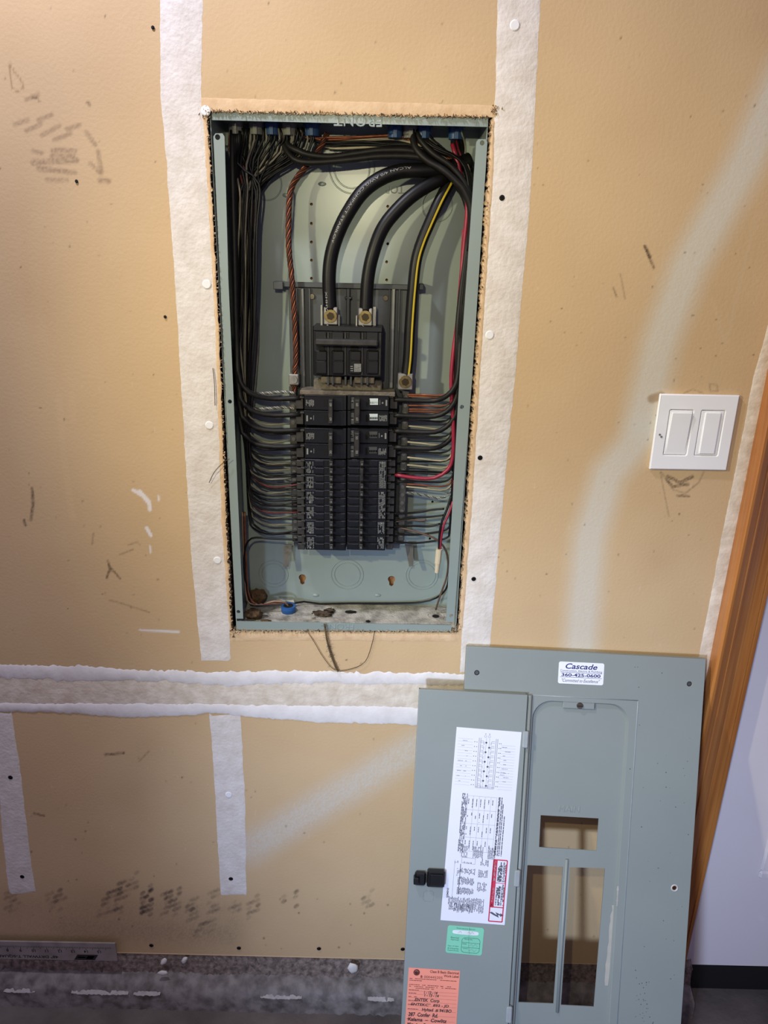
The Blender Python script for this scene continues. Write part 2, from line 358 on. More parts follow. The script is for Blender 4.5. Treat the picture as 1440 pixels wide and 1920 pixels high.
def strip(name, m, left, right, y0, y1, th=.0009, step=5, jit=.35, parent=None, horiz=False, feather=.1, base=0.0, endjit=3):
    bm = bmesh.new(); rows = []; n = max(2, int((y1-y0)/step)); jl = jr = 0
    cols = [0, feather, .5, 1-feather, 1]
    for i in range(n+1):
        y = y0+(y1-y0)*i/n; jl = jl*.6+random.gauss(0, jit); jr = jr*.6+random.gauss(0, jit); row = []
        for c in cols:
            a, b = interp(left, y)+jl, interp(right, y)+jr
            v = a+(b-a)*c; w_ = y+(random.uniform(-endjit, endjit) if i in (0, n) else 0)
            edge = c in (0, 1) or i in (0, n)
            Y = base-(0.0001 if edge else th*random.uniform(.75, 1.05))
            p = P(w_, v, 0) if horiz else P(v, w_, 0)
            row.append(bm.verts.new((p.x, Y, p.z)))
        rows.append(row)
    for A, B in zip(rows, rows[1:]):
        for k in range(len(cols)-1): bm.faces.new((A[k], A[k+1], B[k+1], B[k]))
    return obj(name, bm, m, parent or wall, smooth='all')
sw = lambda pts: [(y, x) for x, y in pts]     # for strips that run sideways
strip('joint_tape', mud(), [(253, -700), (300, 0), (301, 180), (312, 300), (330, 560), (346, 830), (360, 1060), (377, 1238)], [(345, -700), (380, 0), (377, 170), (381, 215), (388, 330), (404, 610), (416, 980), (430, 1180), (432, 1238)], -700, 1238)
strip('joint_tape', mud(), [(978, -700), (933, -20), (929, 175), (926, 233), (922, 350), (905, 600), (888, 880), (866, 1184), (862, 1262)], [(1075, -700), (1014, -20), (1004, 194), (993, 389), (979, 544), (964, 720), (941, 960), (920, 1195), (915, 1262)], -700, 1262)
strip('seam_band', mud_cream(), sw([(-800, 1245), (0, 1263), (400, 1272), (960, 1276)]), sw([(-800, 1308), (0, 1326), (400, 1328), (960, 1344)]), -800, 960, horiz=True, th=.0006)
strip('seam_compound', mud_white(), sw([(-800, 1226), (0, 1245), (110, 1249), (170, 1249), (250, 1256), (400, 1259), (600, 1259), (800, 1261), (960, 1264)]), sw([(-800, 1251), (0, 1270), (150, 1277), (300, 1276), (420, 1287), (600, 1280), (800, 1284), (960, 1288)]), -800, 960, horiz=True, jit=1.2, th=.0012, base=-.0003, step=4)
strip('seam_compound', mud_white(), sw([(-800, 1299), (0, 1318), (400, 1320), (800, 1326), (960, 1328)]), sw([(-800, 1315), (0, 1334), (110, 1336), (230, 1345), (310, 1343), (400, 1337), (450, 1342), (600, 1353), (800, 1360), (960, 1364)]), -800, 960, horiz=True, jit=.7, th=.0012, base=-.0003, step=4)
strip('joint_tape', mud(), [(-22, 1336), (0, 1500), (8, 1600), (18, 1675)], [(22, 1336), (39, 1450), (56, 1600), (67, 1675)], 1336, 1674)
strip('joint_tape', mud(), [(393, 1340), (403, 1478), (414, 1678)], [(451, 1340), (459, 1478), (462, 1678)], 1340, 1678)
strip('joint_tape', mud_cream(), [(1700, -600), (1445, 590), (1414, 700), (1385, 850), (1358, 980), (1332, 1120), (1308, 1240), (1262, 1460), (1205, 1720), (1185, 1795)], [(1728, -600), (1466, 590), (1442, 700), (1411, 850), (1385, 980), (1358, 1120), (1335, 1240), (1290, 1460), (1236, 1720), (1220, 1795)], -600, 1795)
# torn paper margins round the opening
peel = mat('peeled_paper', (218, 188, 148), .9, rgb2=(205, 172, 130), scale=60, bump=.2)
strip('paper_margin', peel, sw([(372, 183), (650, 190), (940, 198)]), sw([(372, 208), (650, 214), (940, 220)]), 376, 936, horiz=True, th=.0005, jit=.4)
strip('paper_margin', peel, sw([(430, 1187), (860, 1190)]), sw([(430, 1202), (650, 1201), (862, 1203)]), 432, 860, horiz=True, th=.0005, jit=.4)
strip('paper_margin', peel, [(381, 216), (388, 330), (404, 610), (416, 980), (430, 1180)], [(387, 216), (395, 330), (410, 610), (423, 980), (433, 1180)], 216, 1180, th=.0005, jit=.5)
strip('paper_margin', peel, [(921, 226), (916, 350), (899, 600), (881, 880), (860, 1180)], [(928, 226), (924, 350), (907, 600), (890, 880), (868, 1180)], 226, 1180, th=.0005, jit=.4)
def torn():
    bm = bmesh.new()
    def sl(px, py, down):
        p = P(px, py, 0); l = random.uniform(.001, .0042); a = random.uniform(-1.1, 1.1)+(math.pi/2 if down else -math.pi/2); q = p+Vector((math.cos(a)*l, -random.uniform(.0005, .003), math.sin(a)*l))
        s_ = random.uniform(.0006, .0015); r_ = p+Vector((s_*2, -.0006, random.uniform(-.001, .001)))
        m_ = (p+q)/2+Vector((0, -.002, 0)); v = [bm.verts.new(x) for x in (p, r_, m_, q)]
        i = random.choice((0, 0, 0, 0, 0, 1)); bm.faces.new((v[0], v[1], v[2])).material_index = i; bm.faces.new((v[1], v[3], v[2])).material_index = i
    for i in range(330): x = random.uniform(390, 918); sl(x, 209+(x-388)*.0225+random.uniform(-2, 1), random.random() < .5)
    for i in range(170): x = random.uniform(436, 856); sl(x, 1183+random.uniform(-1, 2), random.random() < .4)
    for i in range(150): y = random.uniform(215, 1180); sl(interp(CUT_L, y), y, random.random() < .5)
    for i in range(150): y = random.uniform(230, 1180); sl(interp(CUT_R, y), y, random.random() < .5)
    for cx, cy in ((388, 212), (855, 1176), (925, 205), (438, 1186)):
        for i in range(22): sl(cx+random.gauss(0, 5), cy+random.gauss(0, 5), random.random() < .5)
    obj('torn_edge', bm, [mat('torn_paper', (206, 184, 150), .95, rgb2=(150, 120, 86), scale=300), mat('dark_paper_fibre', (84, 64, 46), .95)], wall, kind='stuff')
torn()
screw_m = mat('black_screw', (24, 22, 21), .45, .6)
def screw(px, py, white=False, r=.0042):
    p = P(px, py, 0); bm = bmesh.new()
    if white:
        add_cyl(bm, p+Vector((0, -.0012, 0)), (0, -1, 0), r*1.5, .0008, 14, r*1.2); obj('compound_dab', bm, mat('white_dab', (238, 236, 232), .9, var=.06), wall)
    else:
        add_cyl(bm, p+Vector((0, -.0012, 0)), (0, -1, 0), r, .0006, 14, r*.8)
        for a in (0, math.pi/2):
            c, s_ = math.cos(a)*r*.5, math.sin(a)*r*.5
            add_cyl(bm, p+Vector((-c, -.0021, -s_)), (c, 0, s_), .0004, r, 5)
        obj('drywall_screw', bm, screw_m, wall)
for x, y in ((941, 371), (900, 858), (888, 1085), (20, 1457), (42, 1643), (433, 1647), (284, 1772), (448, 1777), (598, 1778), (755, 1779), (310, 594), (287, 52), (144, 340)): screw(x, y, r=.0042 if y > 1400 else .0022 if x < 312 else .0037)
for x, y in ((393, 797), (388, 533), (408, 1050), (918, 628), (965, 48), (429, 1489), (386, 208)): screw(x, y, True)

# concrete footing, floor, door, casing, framing
conc = mat('floor_concrete', (112, 103, 96), .75, rgb2=(72, 66, 62), scale=7, bump=.5, bscale=60, detail=9)
agg = mat('exposed_aggregate', (146, 130, 118), .95, rgb2=(88, 77, 69), scale=110, bump=1.0, bscale=130, detail=8)
curb = mat('footing_concrete', (134, 126, 120), .6, rgb2=(84, 77, 72), scale=48, bump=.8, bscale=40, detail=8)
zw = P(600, 1796).z
def rough_grid(name, m, x0, x1, prof, nx, amp, parent=None, **k):
    bm = bmesh.new(); rows = []
    for i in range(nx+1):
        x = x0+(x1-x0)*i/nx; rows.append([bm.verts.new((x, y+random.gauss(0, amp), z+random.gauss(0, amp*.6))) for y, z in prof])
    for A, B in zip(rows, rows[1:]):
        for j in range(len(prof)-1): bm.faces.new((A[j], B[j], B[j+1], A[j+1]))
    return obj(name, bm, m, parent, smooth='all', **k)
XD = P(1290, 1790, .03).x
pr = [(.012, zw+.004), (.004, zw-.001)]+[(.002-.0012*i, zw-.006-.0085*i) for i in range(6)]
base = rough_grid('baseboard_back', agg, -1.9, XD-.002, pr, 700, .0013, kind='structure')
zc = pr[-1][1]
pr2 = [(.001, zc+.005), (-.008, zc+.002), (-.016, zc-.003), (-.028, zc-.010), (-.034, zc-.02), (-.036, 0.004), (-.040, -.01)]
rough_grid('footing_ledge', curb, -1.9, XD-.002, pr2, 300, .0016, parent=base)
streak = mat('pale_wax', (176, 170, 164), .6, var=.2, scale=90)
for xa, xb in ((8, 66), (134, 240), (488, 566), (250, 300), (690, 740)):
    bm = bmesh.new(); rows = []; x0, x1 = P(xa, 1848, -.03).x, P(xb, 1848, -.03).x; n = int((xb-xa)/3)
    for i in range(n+1):
        t = i/n; k_ = min(t, 1-t)*4; hw_ = .0026*min(1, k_+.1)*random.uniform(.5, 1.2); x = x0+(x1-x0)*t; zz0 = zc-.0155+random.gauss(0, .0006)
        rows.append([bm.verts.new((x, -.0318-(-d)*.0030 - .0012, zz0+d*hw_)) for d in (-1, 0, 1)])
    for A_, B_ in zip(rows, rows[1:]):
        for j in range(2): bm.faces.new((A_[j], B_[j], B_[j+1], A_[j+1]))
    obj('wax_streak', bm, streak, base, smooth='all')
bxo('floor', conc, None, -2.6, 2.6, -3.0, .6, -.12, 0, kind='structure')
oak = mat('stained_oak_casing', (184, 120, 58), .4, rgb2=(150, 90, 40), scale=90, wood=True, coat=.2)
XC = P(1384, 980, -.004).x; XJ = P(1398, 1230, .03).x
trim = bpy.data.objects.new('trim_1', None); COL.objects.link(trim); trim['kind'] = 'structure'
def prof_extrude(name, m, prof, z0, z1, parent):
    bm = bmesh.new(); A = [bm.verts.new((x, y, z0)) for x, y in prof]; B = [bm.verts.new((x, y, z1)) for x, y in prof]; n = len(prof)
    for i in range(n): bm.faces.new((A[i], A[(i+1) % n], B[(i+1) % n], B[i]))
    bm.faces.new(A[::-1]); bm.faces.new(B); return obj(name, bm, m, parent)
cw = XJ-XC
prof_extrude('casing_board', oak, [(XC, .012), (XC, -.023), (XC+.003, -.026), (XC+.007, -.0255), (XC+cw*.24, -.020), (XC+cw*.26, -.0165), (XC+cw*.29, -.0185), (XC+cw*.54, -.0095), (XC+cw*.57, -.006), (XC+cw*.60, -.0065), (XC+cw*.60, .012)], 0.0, 2.1, trim)
prof_extrude('jamb', oak, [(XC+cw*.60+.001, .10), (XC+cw*.60+.001, -.004), (XC+cw*.82, -.003), (XC+cw*.84, .001), (XC+cw*.86, -.002), (XJ-.004, -.001), (XJ-.004, .10)], 0, 2.1, trim)
bxo('weatherstrip', mat('grey_weatherstrip', (132, 130, 126), .7), trim, XJ-.0039, XJ+.003, .012, .03, .03, 2.06)
door = bpy.data.objects.new('door_1', None); COL.objects.link(door); door['kind'] = 'structure'
wht = mat('white_door_paint', (216, 208, 208), .5, var=.03, scale=4)
zd = P(1340, 1810, .03).z
bxo('slab', wht, door, XJ+.003, XJ+.83, .03, .072, zd, 2.05, .001)
def frame_mould(x0, x1, z0, z1):
    bm = bmesh.new(); wd = .018
    for a, b, c_, d_ in ((x0, x1, z0, z0+wd), (x0, x1, z1-wd, z1), (x0, x0+wd, z0+wd, z1-wd), (x1-wd, x1, z0+wd, z1-wd)): add_box(bm, a, b, .0235, .032, c_, d_, .004)
    obj('panel_moulding', bm, wht, door)
pm = P(1422, 1648, .025)
frame_mould(pm.x, pm.x+.22, pm.z, pm.z+.6); frame_mould(pm.x+.30, pm.x+.54, pm.z, pm.z+.6)
bxo('door_sweep', mat('black_rubber', (14, 13, 13), .6), door, XJ-.003, XJ+.83, .034, .068, .001, zd-.0005)
bxo('wall_right', mat('drywall_beyond', (200, 165, 122), .85), None, XJ+.84, 2.6, 0, .0127, 0, 2.42, kind='structure')
stud = mat('pine_framing', (178, 128, 74), .8, rgb2=(150, 100, 54), scale=60, wood=True)
bxo('trim_2', stud, None, -1.9, 2.6, .1035, .115, -.1, 2.42, kind='structure')
HL, HR = PX(393), PX(915)
bxo('trim_3', stud, None, PX(412, 0, 700)-.085, PX(412, 0, 700)-.047, .0135, .1025, .12, 2.3, kind='structure')
bxo('trim_4', stud, None, PX(895, 0, 700)+.047, PX(895, 0, 700)+.085, .0135, .1025, .12, 2.3, kind='structure')

# ------------------------------------------------------------------ load-centre enclosure
YF, YB = 0.003, 0.094
panel = thing('electrical_panel', 'open grey steel breaker panel enclosure recessed in the drywall', 'electrical panel')
en = steel()
def quadplate(name, pts, Y, th, m, parent, holes=(), bevel=0.0):          # pixel polygon -> sheet whose face lies in y = Y
    o2 = [(P(x, y, Y).x, P(x, y, Y).z) for x, y in pts]
    hs = [circle(P(x, y, Y).x, P(x, y, Y).z, r) if not isinstance(r, list) else r for x, y, r in holes]
    me = curve_plate(o2, hs, th, bevel)
    me.transform(Matrix(((1, 0, 0, 0), (0, 0, 1, Y), (0, 1, 0, 0), (0, 0, 0, 1))))
    me.flip_normals(); return link(name, me, m, parent)
BL, BR = P(399, 640, YF), P(893, 640, YF)
xl0, xl1 = P(400, 252, YF).x, P(442, 1158, YF).x; xr0, xr1 = P(914, 262, YF).x, P(851, 1165, YF).x
XL, XRr = (xl0+xl1)/2-.001, (xr0+xr1)/2+.001
ZT, ZB = P(655, 214, YF).z, P(645, 1181, YF).z
# back sheet with keyholes and small punched holes
def key(px, py):
    p = P(px, py, YB); out = []
    for i in range(13): a = math.radians(-50+280*i/12); out.append((p.x+.0062*math.cos(a), p.z+.003+.0062*math.sin(a)))
    return out+[(p.x-.0034, p.z-.008), (p.x, p.z-.0105), (p.x+.0034, p.z-.008)]
small = [(584, y) for y in (383, 419, 454, 488, 522)]+[(727, y) for y in (387, 457)]+[(725, 491), (725, 525), (806, 1010), (811, 941)]
o2 = [(XL, ZB), (XRr, ZB), (XRr, ZT), (XL, ZT)]
me = curve_plate(o2, [key(567, 1086), key(734, 1089)]+[circle(P(x, y, YB).x, P(x, y, YB).z, .0021, 10) for x, y in small], .0015)
me.transform(Matrix(((1, 0, 0, 0), (0, 0, 1, YB), (0, 1, 0, 0), (0, 0, 0, 1)))); me.flip_normals()
link('back_sheet', me, en, panel)
bxo('side_sheet', en, panel, XL-.0012, XL, YF+.002, YB+.0014, ZB, ZT)
bxo('side_sheet', en, panel, XRr, XRr+.0012, YF+.002, YB+.0014, ZB, ZT)
bxo('top_sheet', en, panel, XL, XRr, YF+.002, YB, ZT-.0012, ZT)
dusty = mat('dusty_steel', (196, 192, 182), .95, rgb2=(130, 127, 120), scale=55, bump=.8, bscale=260, detail=8)
bxo('bottom_sheet', dusty, panel, XL, XRr, YF+.002, YB, ZB, ZB+.0012)
quadplate('side_flange', [(400, 256), (404, 250), (417, 250), (421, 256), (428, 520), (456, 1160), (442, 1160), (420, 680)], YF, .0014, en, panel, [(408, 257, .0034), (431, 753, .003), (447, 1147, .003)])
quadplate('side_flange', [(893, 266), (897, 261), (910, 261), (914, 266), (886, 700), (851, 1166), (836, 1166), (862, 700)], YF, .0014, en, panel, [(904, 268, .003), (866, 763, .003), (846, 1154, .003)])
def lip(px0, px1, ya0, ya1, yb0, yb1):
    return quadplate('end_flange', [(px0, ya0), (px1, ya1), (px1, yb1), (px0, yb0)], YF-.001, .0016, en, panel)
lip(397, 915, 207, 222, 225, 238); lip(443, 846, 1165, 1172, 1181, 1184)
def raised_text(body, wid, th):
    c = bpy.data.curves.new('lettering', 'FONT'); c.body = body; c.align_x = 'CENTER'; c.align_y = 'CENTER'; c.size = 1; c.extrude = .02; c.bevel_depth = .022; c.bevel_resolution = 0; c.resolution_u = 3; c.offset = -.012
    o = bpy.data.objects.new('lettering', c); COL.objects.link(o); dg = bpy.context.evaluated_depsgraph_get(); me = bpy.data.meshes.new_from_object(o.evaluated_get(dg))
    bpy.data.objects.remove(o); bpy.data.curves.remove(c); me.materials.clear()
    xs = [v.co.x for v in me.vertices]; k = wid/(max(xs)-min(xs)); me.transform(Matrix.Diagonal((k, k, th/.042, 1))); return me
def emboss(body, px, py, Y, h, rot, m, parent, wid=None, th=.00035):
    p = P(px, py, Y); me = raised_text(body, wid, th); a = math.radians(rot)
    me.transform(Matrix(((math.cos(a), -math.sin(a), 0, p.x), (0, 0, -1, Y), (math.sin(a), math.cos(a), 0, p.z), (0, 0, 0, 1)))); return link('embossed_lettering', me, m, parent)
edge_en = mat('embossed_enamel', (138, 150, 144), .4, var=.05)
emboss('FRONT', 672, 225, YF-.001, .009, 180, edge_en, panel, .062)
emboss('TOP', 740, 355, YB, .013, 180, edge_en, panel, .028)
emboss('FRONT', 635, 1174, YF-.001, .007, 180, edge_en, panel, .05)
def knock(px, py, rr, fl=1.0):
    p = P(px, py, YB); s_ = p.y-CAM.y; k = (p-CAM).dot(_f)/F; bm = bmesh.new()
    for r in rr: add_ring(bm, p, (0, -1, 0), r*k-.0011, r*k+.0011, .0011, 44)
    for a in (90, 270, 200):
        add_cyl(bm, p+Vector((rr[0]*k*math.cos(math.radians(a)), .0002, rr[0]*k*math.sin(math.radians(a)))), (0, -1, 0), .0016, .0012, 8, .0009)
    obj('knockout', bm, en, panel, smooth=True)
for x, y, r in ((660, 317, (42, 33)), (513, 1076, (27, 21)), (651, 1077, (30, 24)), (791, 1078, (30, 25)), (500, 345, (28,)), (820, 385, (28,))): knock(x, y, r)
for px, py in ((537, 366), (432, 392), (604, 345), (592, 1116), (708, 1116)):
    p = P(px, py, YB); bm = bmesh.new(); bmesh.ops.create_uvsphere(bm, u_segments=14, v_segments=8, radius=.006); bmesh.ops.scale(bm, vec=(1, .35, .5), verts=bm.verts); bmesh.ops.translate(bm, vec=p, verts=bm.verts); obj('dimple', bm, en, panel, smooth='all')
# interior mounting pan, rails, bars, brackets
pan = dark_steel(); rail = mat('bright_rail', (128, 130, 126), .35, .5, var=.2)
YP = .072
bm = bmesh.new(); pbox(bm, 546, 536, 757, 1026, YP, YP+.006, .001); obj('mounting_pan', bm, pan, panel)
bm = bmesh.new(); pbox(bm, 530, 531, 776, 541, YP-.006, YP+.002, .0008); pbox(bm, 512, 528, 531, 543, YP-.010, YP+.018, .001); pbox(bm, 778, 532, 795, 544, YP-.010, YP+.018, .001); obj('crossbar', bm, pan, panel)
for x in (565, 733):
    bm = bmesh.new(); pbox(bm, x, 541, x+6, 728, YP-.012, YP, .0008); obj('rail', bm, rail, panel)
for x in (556, 580, 612, 690, 727, 745):
    bm = bmesh.new(); pbox(bm, x, 541, x+3, 728, YP-.005, YP, .0004); obj('pan_rib', bm, pan, panel)
bm = bmesh.new(); pbox(bm, 649, 541, 656, 610, YP-.014, YP, .001); pbox(bm, 646, 557, 659, 560, YP-.016, YP, .0005); obj('spine', bm, pan, panel)
for x, y in ((585, 556), (723, 559)):
    bm = bmesh.new(); p = P(x, y, YP-.004); add_cyl(bm, p+Vector((0, .004, 0)), (0, -1, 0), .0042, .004, 14, .0036); add_box(bm, p.x-.0032, p.x+.0032, p.y-.0006, p.y+.001, p.z-.0005, p.z+.0005); obj('pan_screw', bm, mat('pan_screw_steel', (116, 106, 84), .45, .5, var=.3), panel, smooth=True)
bar_m = mat('neutral_bar', (84, 82, 76), .45, .55, var=.35, scale=120)
def nbar(x0, x1, ya, yb, scr, drift):
    bm = bmesh.new(); pbox(bm, x0, ya, x1, yb, .052, .064, .0008); b = obj('neutral_bar', bm, bar_m, panel)
    mesh = None
    for i, y in enumerate(scr):
        bm = bmesh.new(); xx = (x0+x1)/2; p = P(xx, y, .052); p.x = PX((x0+x1)/2, .052, (ya+yb)/2)
        add_cyl(bm, p, (0, -1, 0), .0029, .0016, 12); add_box(bm, p.x-.003, p.x+.003, p.y-.0026, p.y-.0018, p.z-.0004, p.z+.0004)
        obj('bar_screw', bm, mat('bar_screw_steel', (112, 110, 104), .45, .5, var=.3), b)
nbar(545, 558, 724, 1016, [746+i*15.4 for i in range(18)], 0)
nbar(750, 763, 731, 1014, [745+i*15.2 for i in range(18)], 0)
bm = bmesh.new()
for xa, xb in ((533, 546), (762, 776)): pass
bm.free()
def bracket(x0, x1, xb0, xb1, ya, yb):
    a, b, c_, d_ = P(x0, ya, .078), P(x1, ya, .078), P(xb1, yb, .066), P(xb0, yb, .066); bm = bmesh.new()
    v = [bm.verts.new(q) for q in (a, b, c_, d_)]; f = bm.faces.new(v); bmesh.ops.solidify(bm, geom=[f], thickness=.002); obj('bracket', bm, mat('bracket_steel', (134, 130, 120), .6, .1, var=.2), panel)
bracket(532, 548, 531, 541, 1020, 1063); bracket(759, 775, 767, 775, 1020, 1062)
def lug(name, xa, ya, xb, yb, Y, r, m_s, slot=False):
    bm = bmesh.new(); pbox(bm, xa, ya, xb, yb, Y, Y+.018, .0012); b = obj(name, bm, zinc(), panel)
    bm = bmesh.new(); p = P((xa+xb)/2, (ya+yb)/2, Y); add_cyl(bm, p+Vector((0, .001, 0)), (0, -1, 0), r, .003, 24, r*.9)
    if slot: add_box(bm, p.x-.0007, p.x+.0007, p.y-.0024, p.y-.001, p.z-r*.8, p.z+r*.8)
    obj('lug_screw', bm, m_s, b, smooth=True)
    if not slot:
        bm = bmesh.new(); add_cyl(bm, p+Vector((0, -.0012, 0)), (0, -1, 0), r*.58, .0012, 6); obj('hex_socket', bm, mat('dark_brass', (58, 46, 28), .5, .6), b)
lug('service_lug', 607, 576, 633, 609, .030, .0098, brass()); lug('service_lug', 672, 578, 698, 611, .030, .0098, brass())
lug('neutral_lug', 746, 701, 774, 731, .036, .0100, brass()); lug('ground_lug', 541, 702, 560, 722, .044, .0062, zinc(), True)
bm = bmesh.new(); 
for xa, xb, ya in ((601, 605, 572), (634, 637, 590), (667, 670, 592), (699, 705, 575)): pbox(bm, xa, ya, xb, 611, .036, .05, .0004)
obj('lug_saddle', bm, zinc(), panel)
dustm = mat('dusty_ledge', (112, 104, 90), .95, rgb2=(82, 76, 66), scale=90, bump=.4)
bm = bmesh.new(); pbox(bm, 562, 734, 741, 742, .030, .066, .001); obj('busbar_cover', bm, dustm, panel)
bm = bmesh.new(); pbox(bm, 588, 713, 716, 736, .046, .066, .002); pbox(bm, 602, 706, 640, 719, .034, .05, .001); pbox(bm, 664, 706, 702, 719, .034, .05, .001); obj('busbar_support', bm, dustm, panel)
bm = bmesh.new()
for x in (613, 622, 646, 656, 676, 687): pbox(bm, x, 706, x+4, 722, .030, .046, .0005)
obj('busbar_clip', bm, dark_steel(), panel)

# ------------------------------------------------------------------ breakers: every one a thing
YK = .028
def fx(side, f, y):            # outer edge (0) -> inner edge (1) of a column, in pixels at height y
    k = (y-740)/290
    xo, xi = ((570+3.0*k), (649.5-1.0*k)) if side == 'L' else ((730-8.0*k), (651.5-1.2*k))
    return xo+(xi-xo)*f
def fbox(bm, side, f0, y0, f1, y1, Y0, Y1, bev=0.0, mi=0):
    ym = (y0+y1)/2; a, b = sorted((fx(side, f0, ym), fx(side, f1, ym))); pbox(bm, a, y0, b, y1, Y0, Y1, bev, mi)
def fprint(side, Y):           # print space in pixels
    return Print(lambda x, y: P(x, y, Y))
def case(bm, side, ya, yb):
    fbox(bm, side, 0.0, ya+.4, 1, yb-.4, YK, .066, .0009)
    fbox(bm, side, .02, ya+.9, .90, ya+2.4, YK-.0012, YK+.002, .0003)
    fbox(bm, side, .92, ya+.8, 1, yb-.8, YK-.0022, YK+.002, .0004)
def collar(side, y0, y1, parent):
    bm = bmesh.new(); fbox(bm, side, -.20, y0+1.6, -.02, y1-1.2, .040, .060, .0007); fbox(bm, side, -.10, y0+.6, 0, y0+4, .034, .050, .0005)
    obj('wire_collar', bm, mat('collar_steel', (66, 64, 60), .5, .4, var=.35, scale=150), parent)
def two_pole(side, ya, nums, which):
    p1, p2 = ya, ya+28.9; end = ya+57.8
    b = thing('double_pole_breaker', 'black two-pole breaker with tied handle at %s of the %s column' % (which, 'left' if side == 'L' else 'right'), 'breaker', 'two-pole branch breakers')
    bm = bmesh.new(); case(bm, side, p1, p2); case(bm, side, p2, end); obj('case', bm, black(), b)
    hf = (.57, .68) if side == 'L' else (.70, .83)
    bm = bmesh.new(); fbox(bm, side, hf[0], p1+9, hf[1], end-4, .012, YK, .0012); obj('handle_tie', bm, dust_black(), b)
    for i, p in enumerate((p1, p2)):
        collar(side, p+2, p+27, b)
        bm = bmesh.new(); fbox(bm, side, .46, p+8, .555, p+21, YK-.0006, YK+.001); obj('trip_window', bm, hole(), b)
    pr_ = fprint(side, YK-.0006)
    for i, p in enumerate((p1, p2)):
        full = (i == 0) == (side == 'L')
        xs = sorted((fx(side, .04, p), fx(side, .24, p)))
        if full:
            for k in range(9): pr_.words(p+8+random.uniform(0, 2), p+22-random.uniform(0, 3), xs[0]+1+k*(xs[1]-xs[0]-2)/8, 1.0, vert=True, fill=.9)
        else:
            xa = fx(side, .07, p); xb = fx(side, .16, p); xc = fx(side, .225, p)
            pr_.rect(xa-1.6, p+9, xa+1.6, p+20); pr_.rect(xb-1.4, p+13, xb+1.4, p+16); pr_.rect(xc-.4, p+9, xc+.4, p+18)
        if side == 'R':
            xs = sorted((fx(side, .27, p), fx(side, .47, p)))
            pr_.rect(xs[0], p+6, xs[1], p+18, 1 if nums[0] == '60' else 3)
            for k in range(5): pr_.rect(xs[0]+1+k*3, p+12, xs[0]+3+k*3, p+16.5, 2)
            xs = sorted((fx(side, .84, p), fx(side, .97, p))); pr_.rect(xs[0], p+4, xs[1], p+25, 3)
            for k in range(4): pr_.words(xs[0]+1, xs[1]-1, p+8+k*3, 1.6)
    pr_.done('rating_print', [print_m(), mat('silver_sticker', (214, 226, 222), .3, .2), black(), mat('smoke_sticker', (64, 66, 66), .5)], b, kind='stuff')
    pr_ = fprint(side, .0118); xh = fx(side, sum(hf)/2, p1+28)
    for yy, n in ((p1+18, nums[0]), (end-13, nums[1])): pr_.text(n, xh, yy, height=4.6, rot=-90 if side == 'L' else 90, bold=.015)
    pr_.done('handle_number', print_m(), b)
two_pole('L', 741, ('60', '60'), 'top'); two_pole('L', 803, ('30', '30'), 'middle')
two_pole('R', 741, ('60', '60'), 'top'); two_pole('R', 803, ('50', '50'), 'middle')
def tandem(side, ya, nhalf, label, group, tie=False):
    b = thing('tandem_breaker' if nhalf == 2 else 'quad_breaker', label, 'breaker', group); hgt = 14.2
    bm = bmesh.new()
    for h in range(nhalf):
        y = ya+h*hgt; fbox(bm, side, 0, y+.3, 1, y+hgt-.3, YK, .066, .0007)
        fbox(bm, side, .24, y+2.4, .46, y+hgt-2.2, YK-.0012, YK+.001, .0004); fbox(bm, side, .70, y+2.4, .97, y+hgt-2.2, YK-.001, YK+.001, .0004)
    obj('case', bm, black(), b)
    for h in range(nhalf):
        y = ya+h*hgt; collar(side, y, y+hgt, b)
        bm = bmesh.new(); fbox(bm, side, .585, y+3, .685, y+hgt-1.4, .015, YK, .0009); obj('toggle', bm, dust_black(), b)
        bm = bmesh.new(); fbox(bm, side, .475, y+3, .56, y+9.5, YK-.0006, YK+.001); obj('trip_window', bm, hole(), b)
    if tie:
        bm = bmesh.new(); y = ya+hgt; fbox(bm, side, .60, y+4, .66, y+2*hgt-3, .0125, .016, .0006); obj('handle_tie', bm, dust_black(), b)
    pr_ = fprint(side, YK-.0005); hh = nhalf*hgt
    xs = sorted((fx(side, .04, ya), fx(side, .21, ya)))
    for k in range(6): pr_.words(ya+4, ya+hh-3, xs[0]+1+k*(xs[1]-xs[0]-2)/5, 1.1, vert=True, fill=.75)
    xb = fx(side, .12, ya); pr_.poly([(xb+2*math.cos(a*.785), ya+(hh-5 if side == 'L' else 6)+2*math.sin(a*.785)) for a in range(8)])
    if side == 'R':
        for h in range(nhalf):
            y = ya+h*hgt
            for xq in (.76, .90): 
                xa, x2 = sorted((fx(side, xq-.055, y), fx(side, xq+.055, y)))
                pr_.path([(xa, y+2.5), (x2, y+2.5), (x2, y+11.5), (xa, y+11.5)], .5, 1, True); pr_.words(xa+1, x2-1, y+5.5, 1.3, 1); pr_.words(xa+1, x2-1, y+8.5, 1.3, 1)
    pr_.done('rating_print', [print_m(), mat('grey_print', (96, 98, 98), .6)], b, kind='stuff')
    pr_ = fprint(side, .0147)
    for h in range(nhalf): pr_.text('20' if (h+int(ya)) % 3 else '15', fx(side, .635, ya), ya+h*hgt+9, height=3.2, rot=-90 if side == 'L' else 90, bold=.02)
    pr_.done('handle_number', print_m(), b)
for i in range(6): tandem('L', 861.5+i*28.4, 2, 'black tandem breaker in the left column, %s below the two-pole breakers' % ordn(i), 'tandem breakers in the left column')
for i in range(2): tandem('R', 861.5+i*56.8, 4, 'wide black quad breaker in the right column, %s of two' % ('upper', 'lower')[i], 'quad breakers', True)
for i in range(2): tandem('R', 861.5+113.6+i*28.4, 2, 'black tandem breaker at bottom of the right column, %s of two' % ('upper', 'lower')[i], 'tandem breakers in the right column')
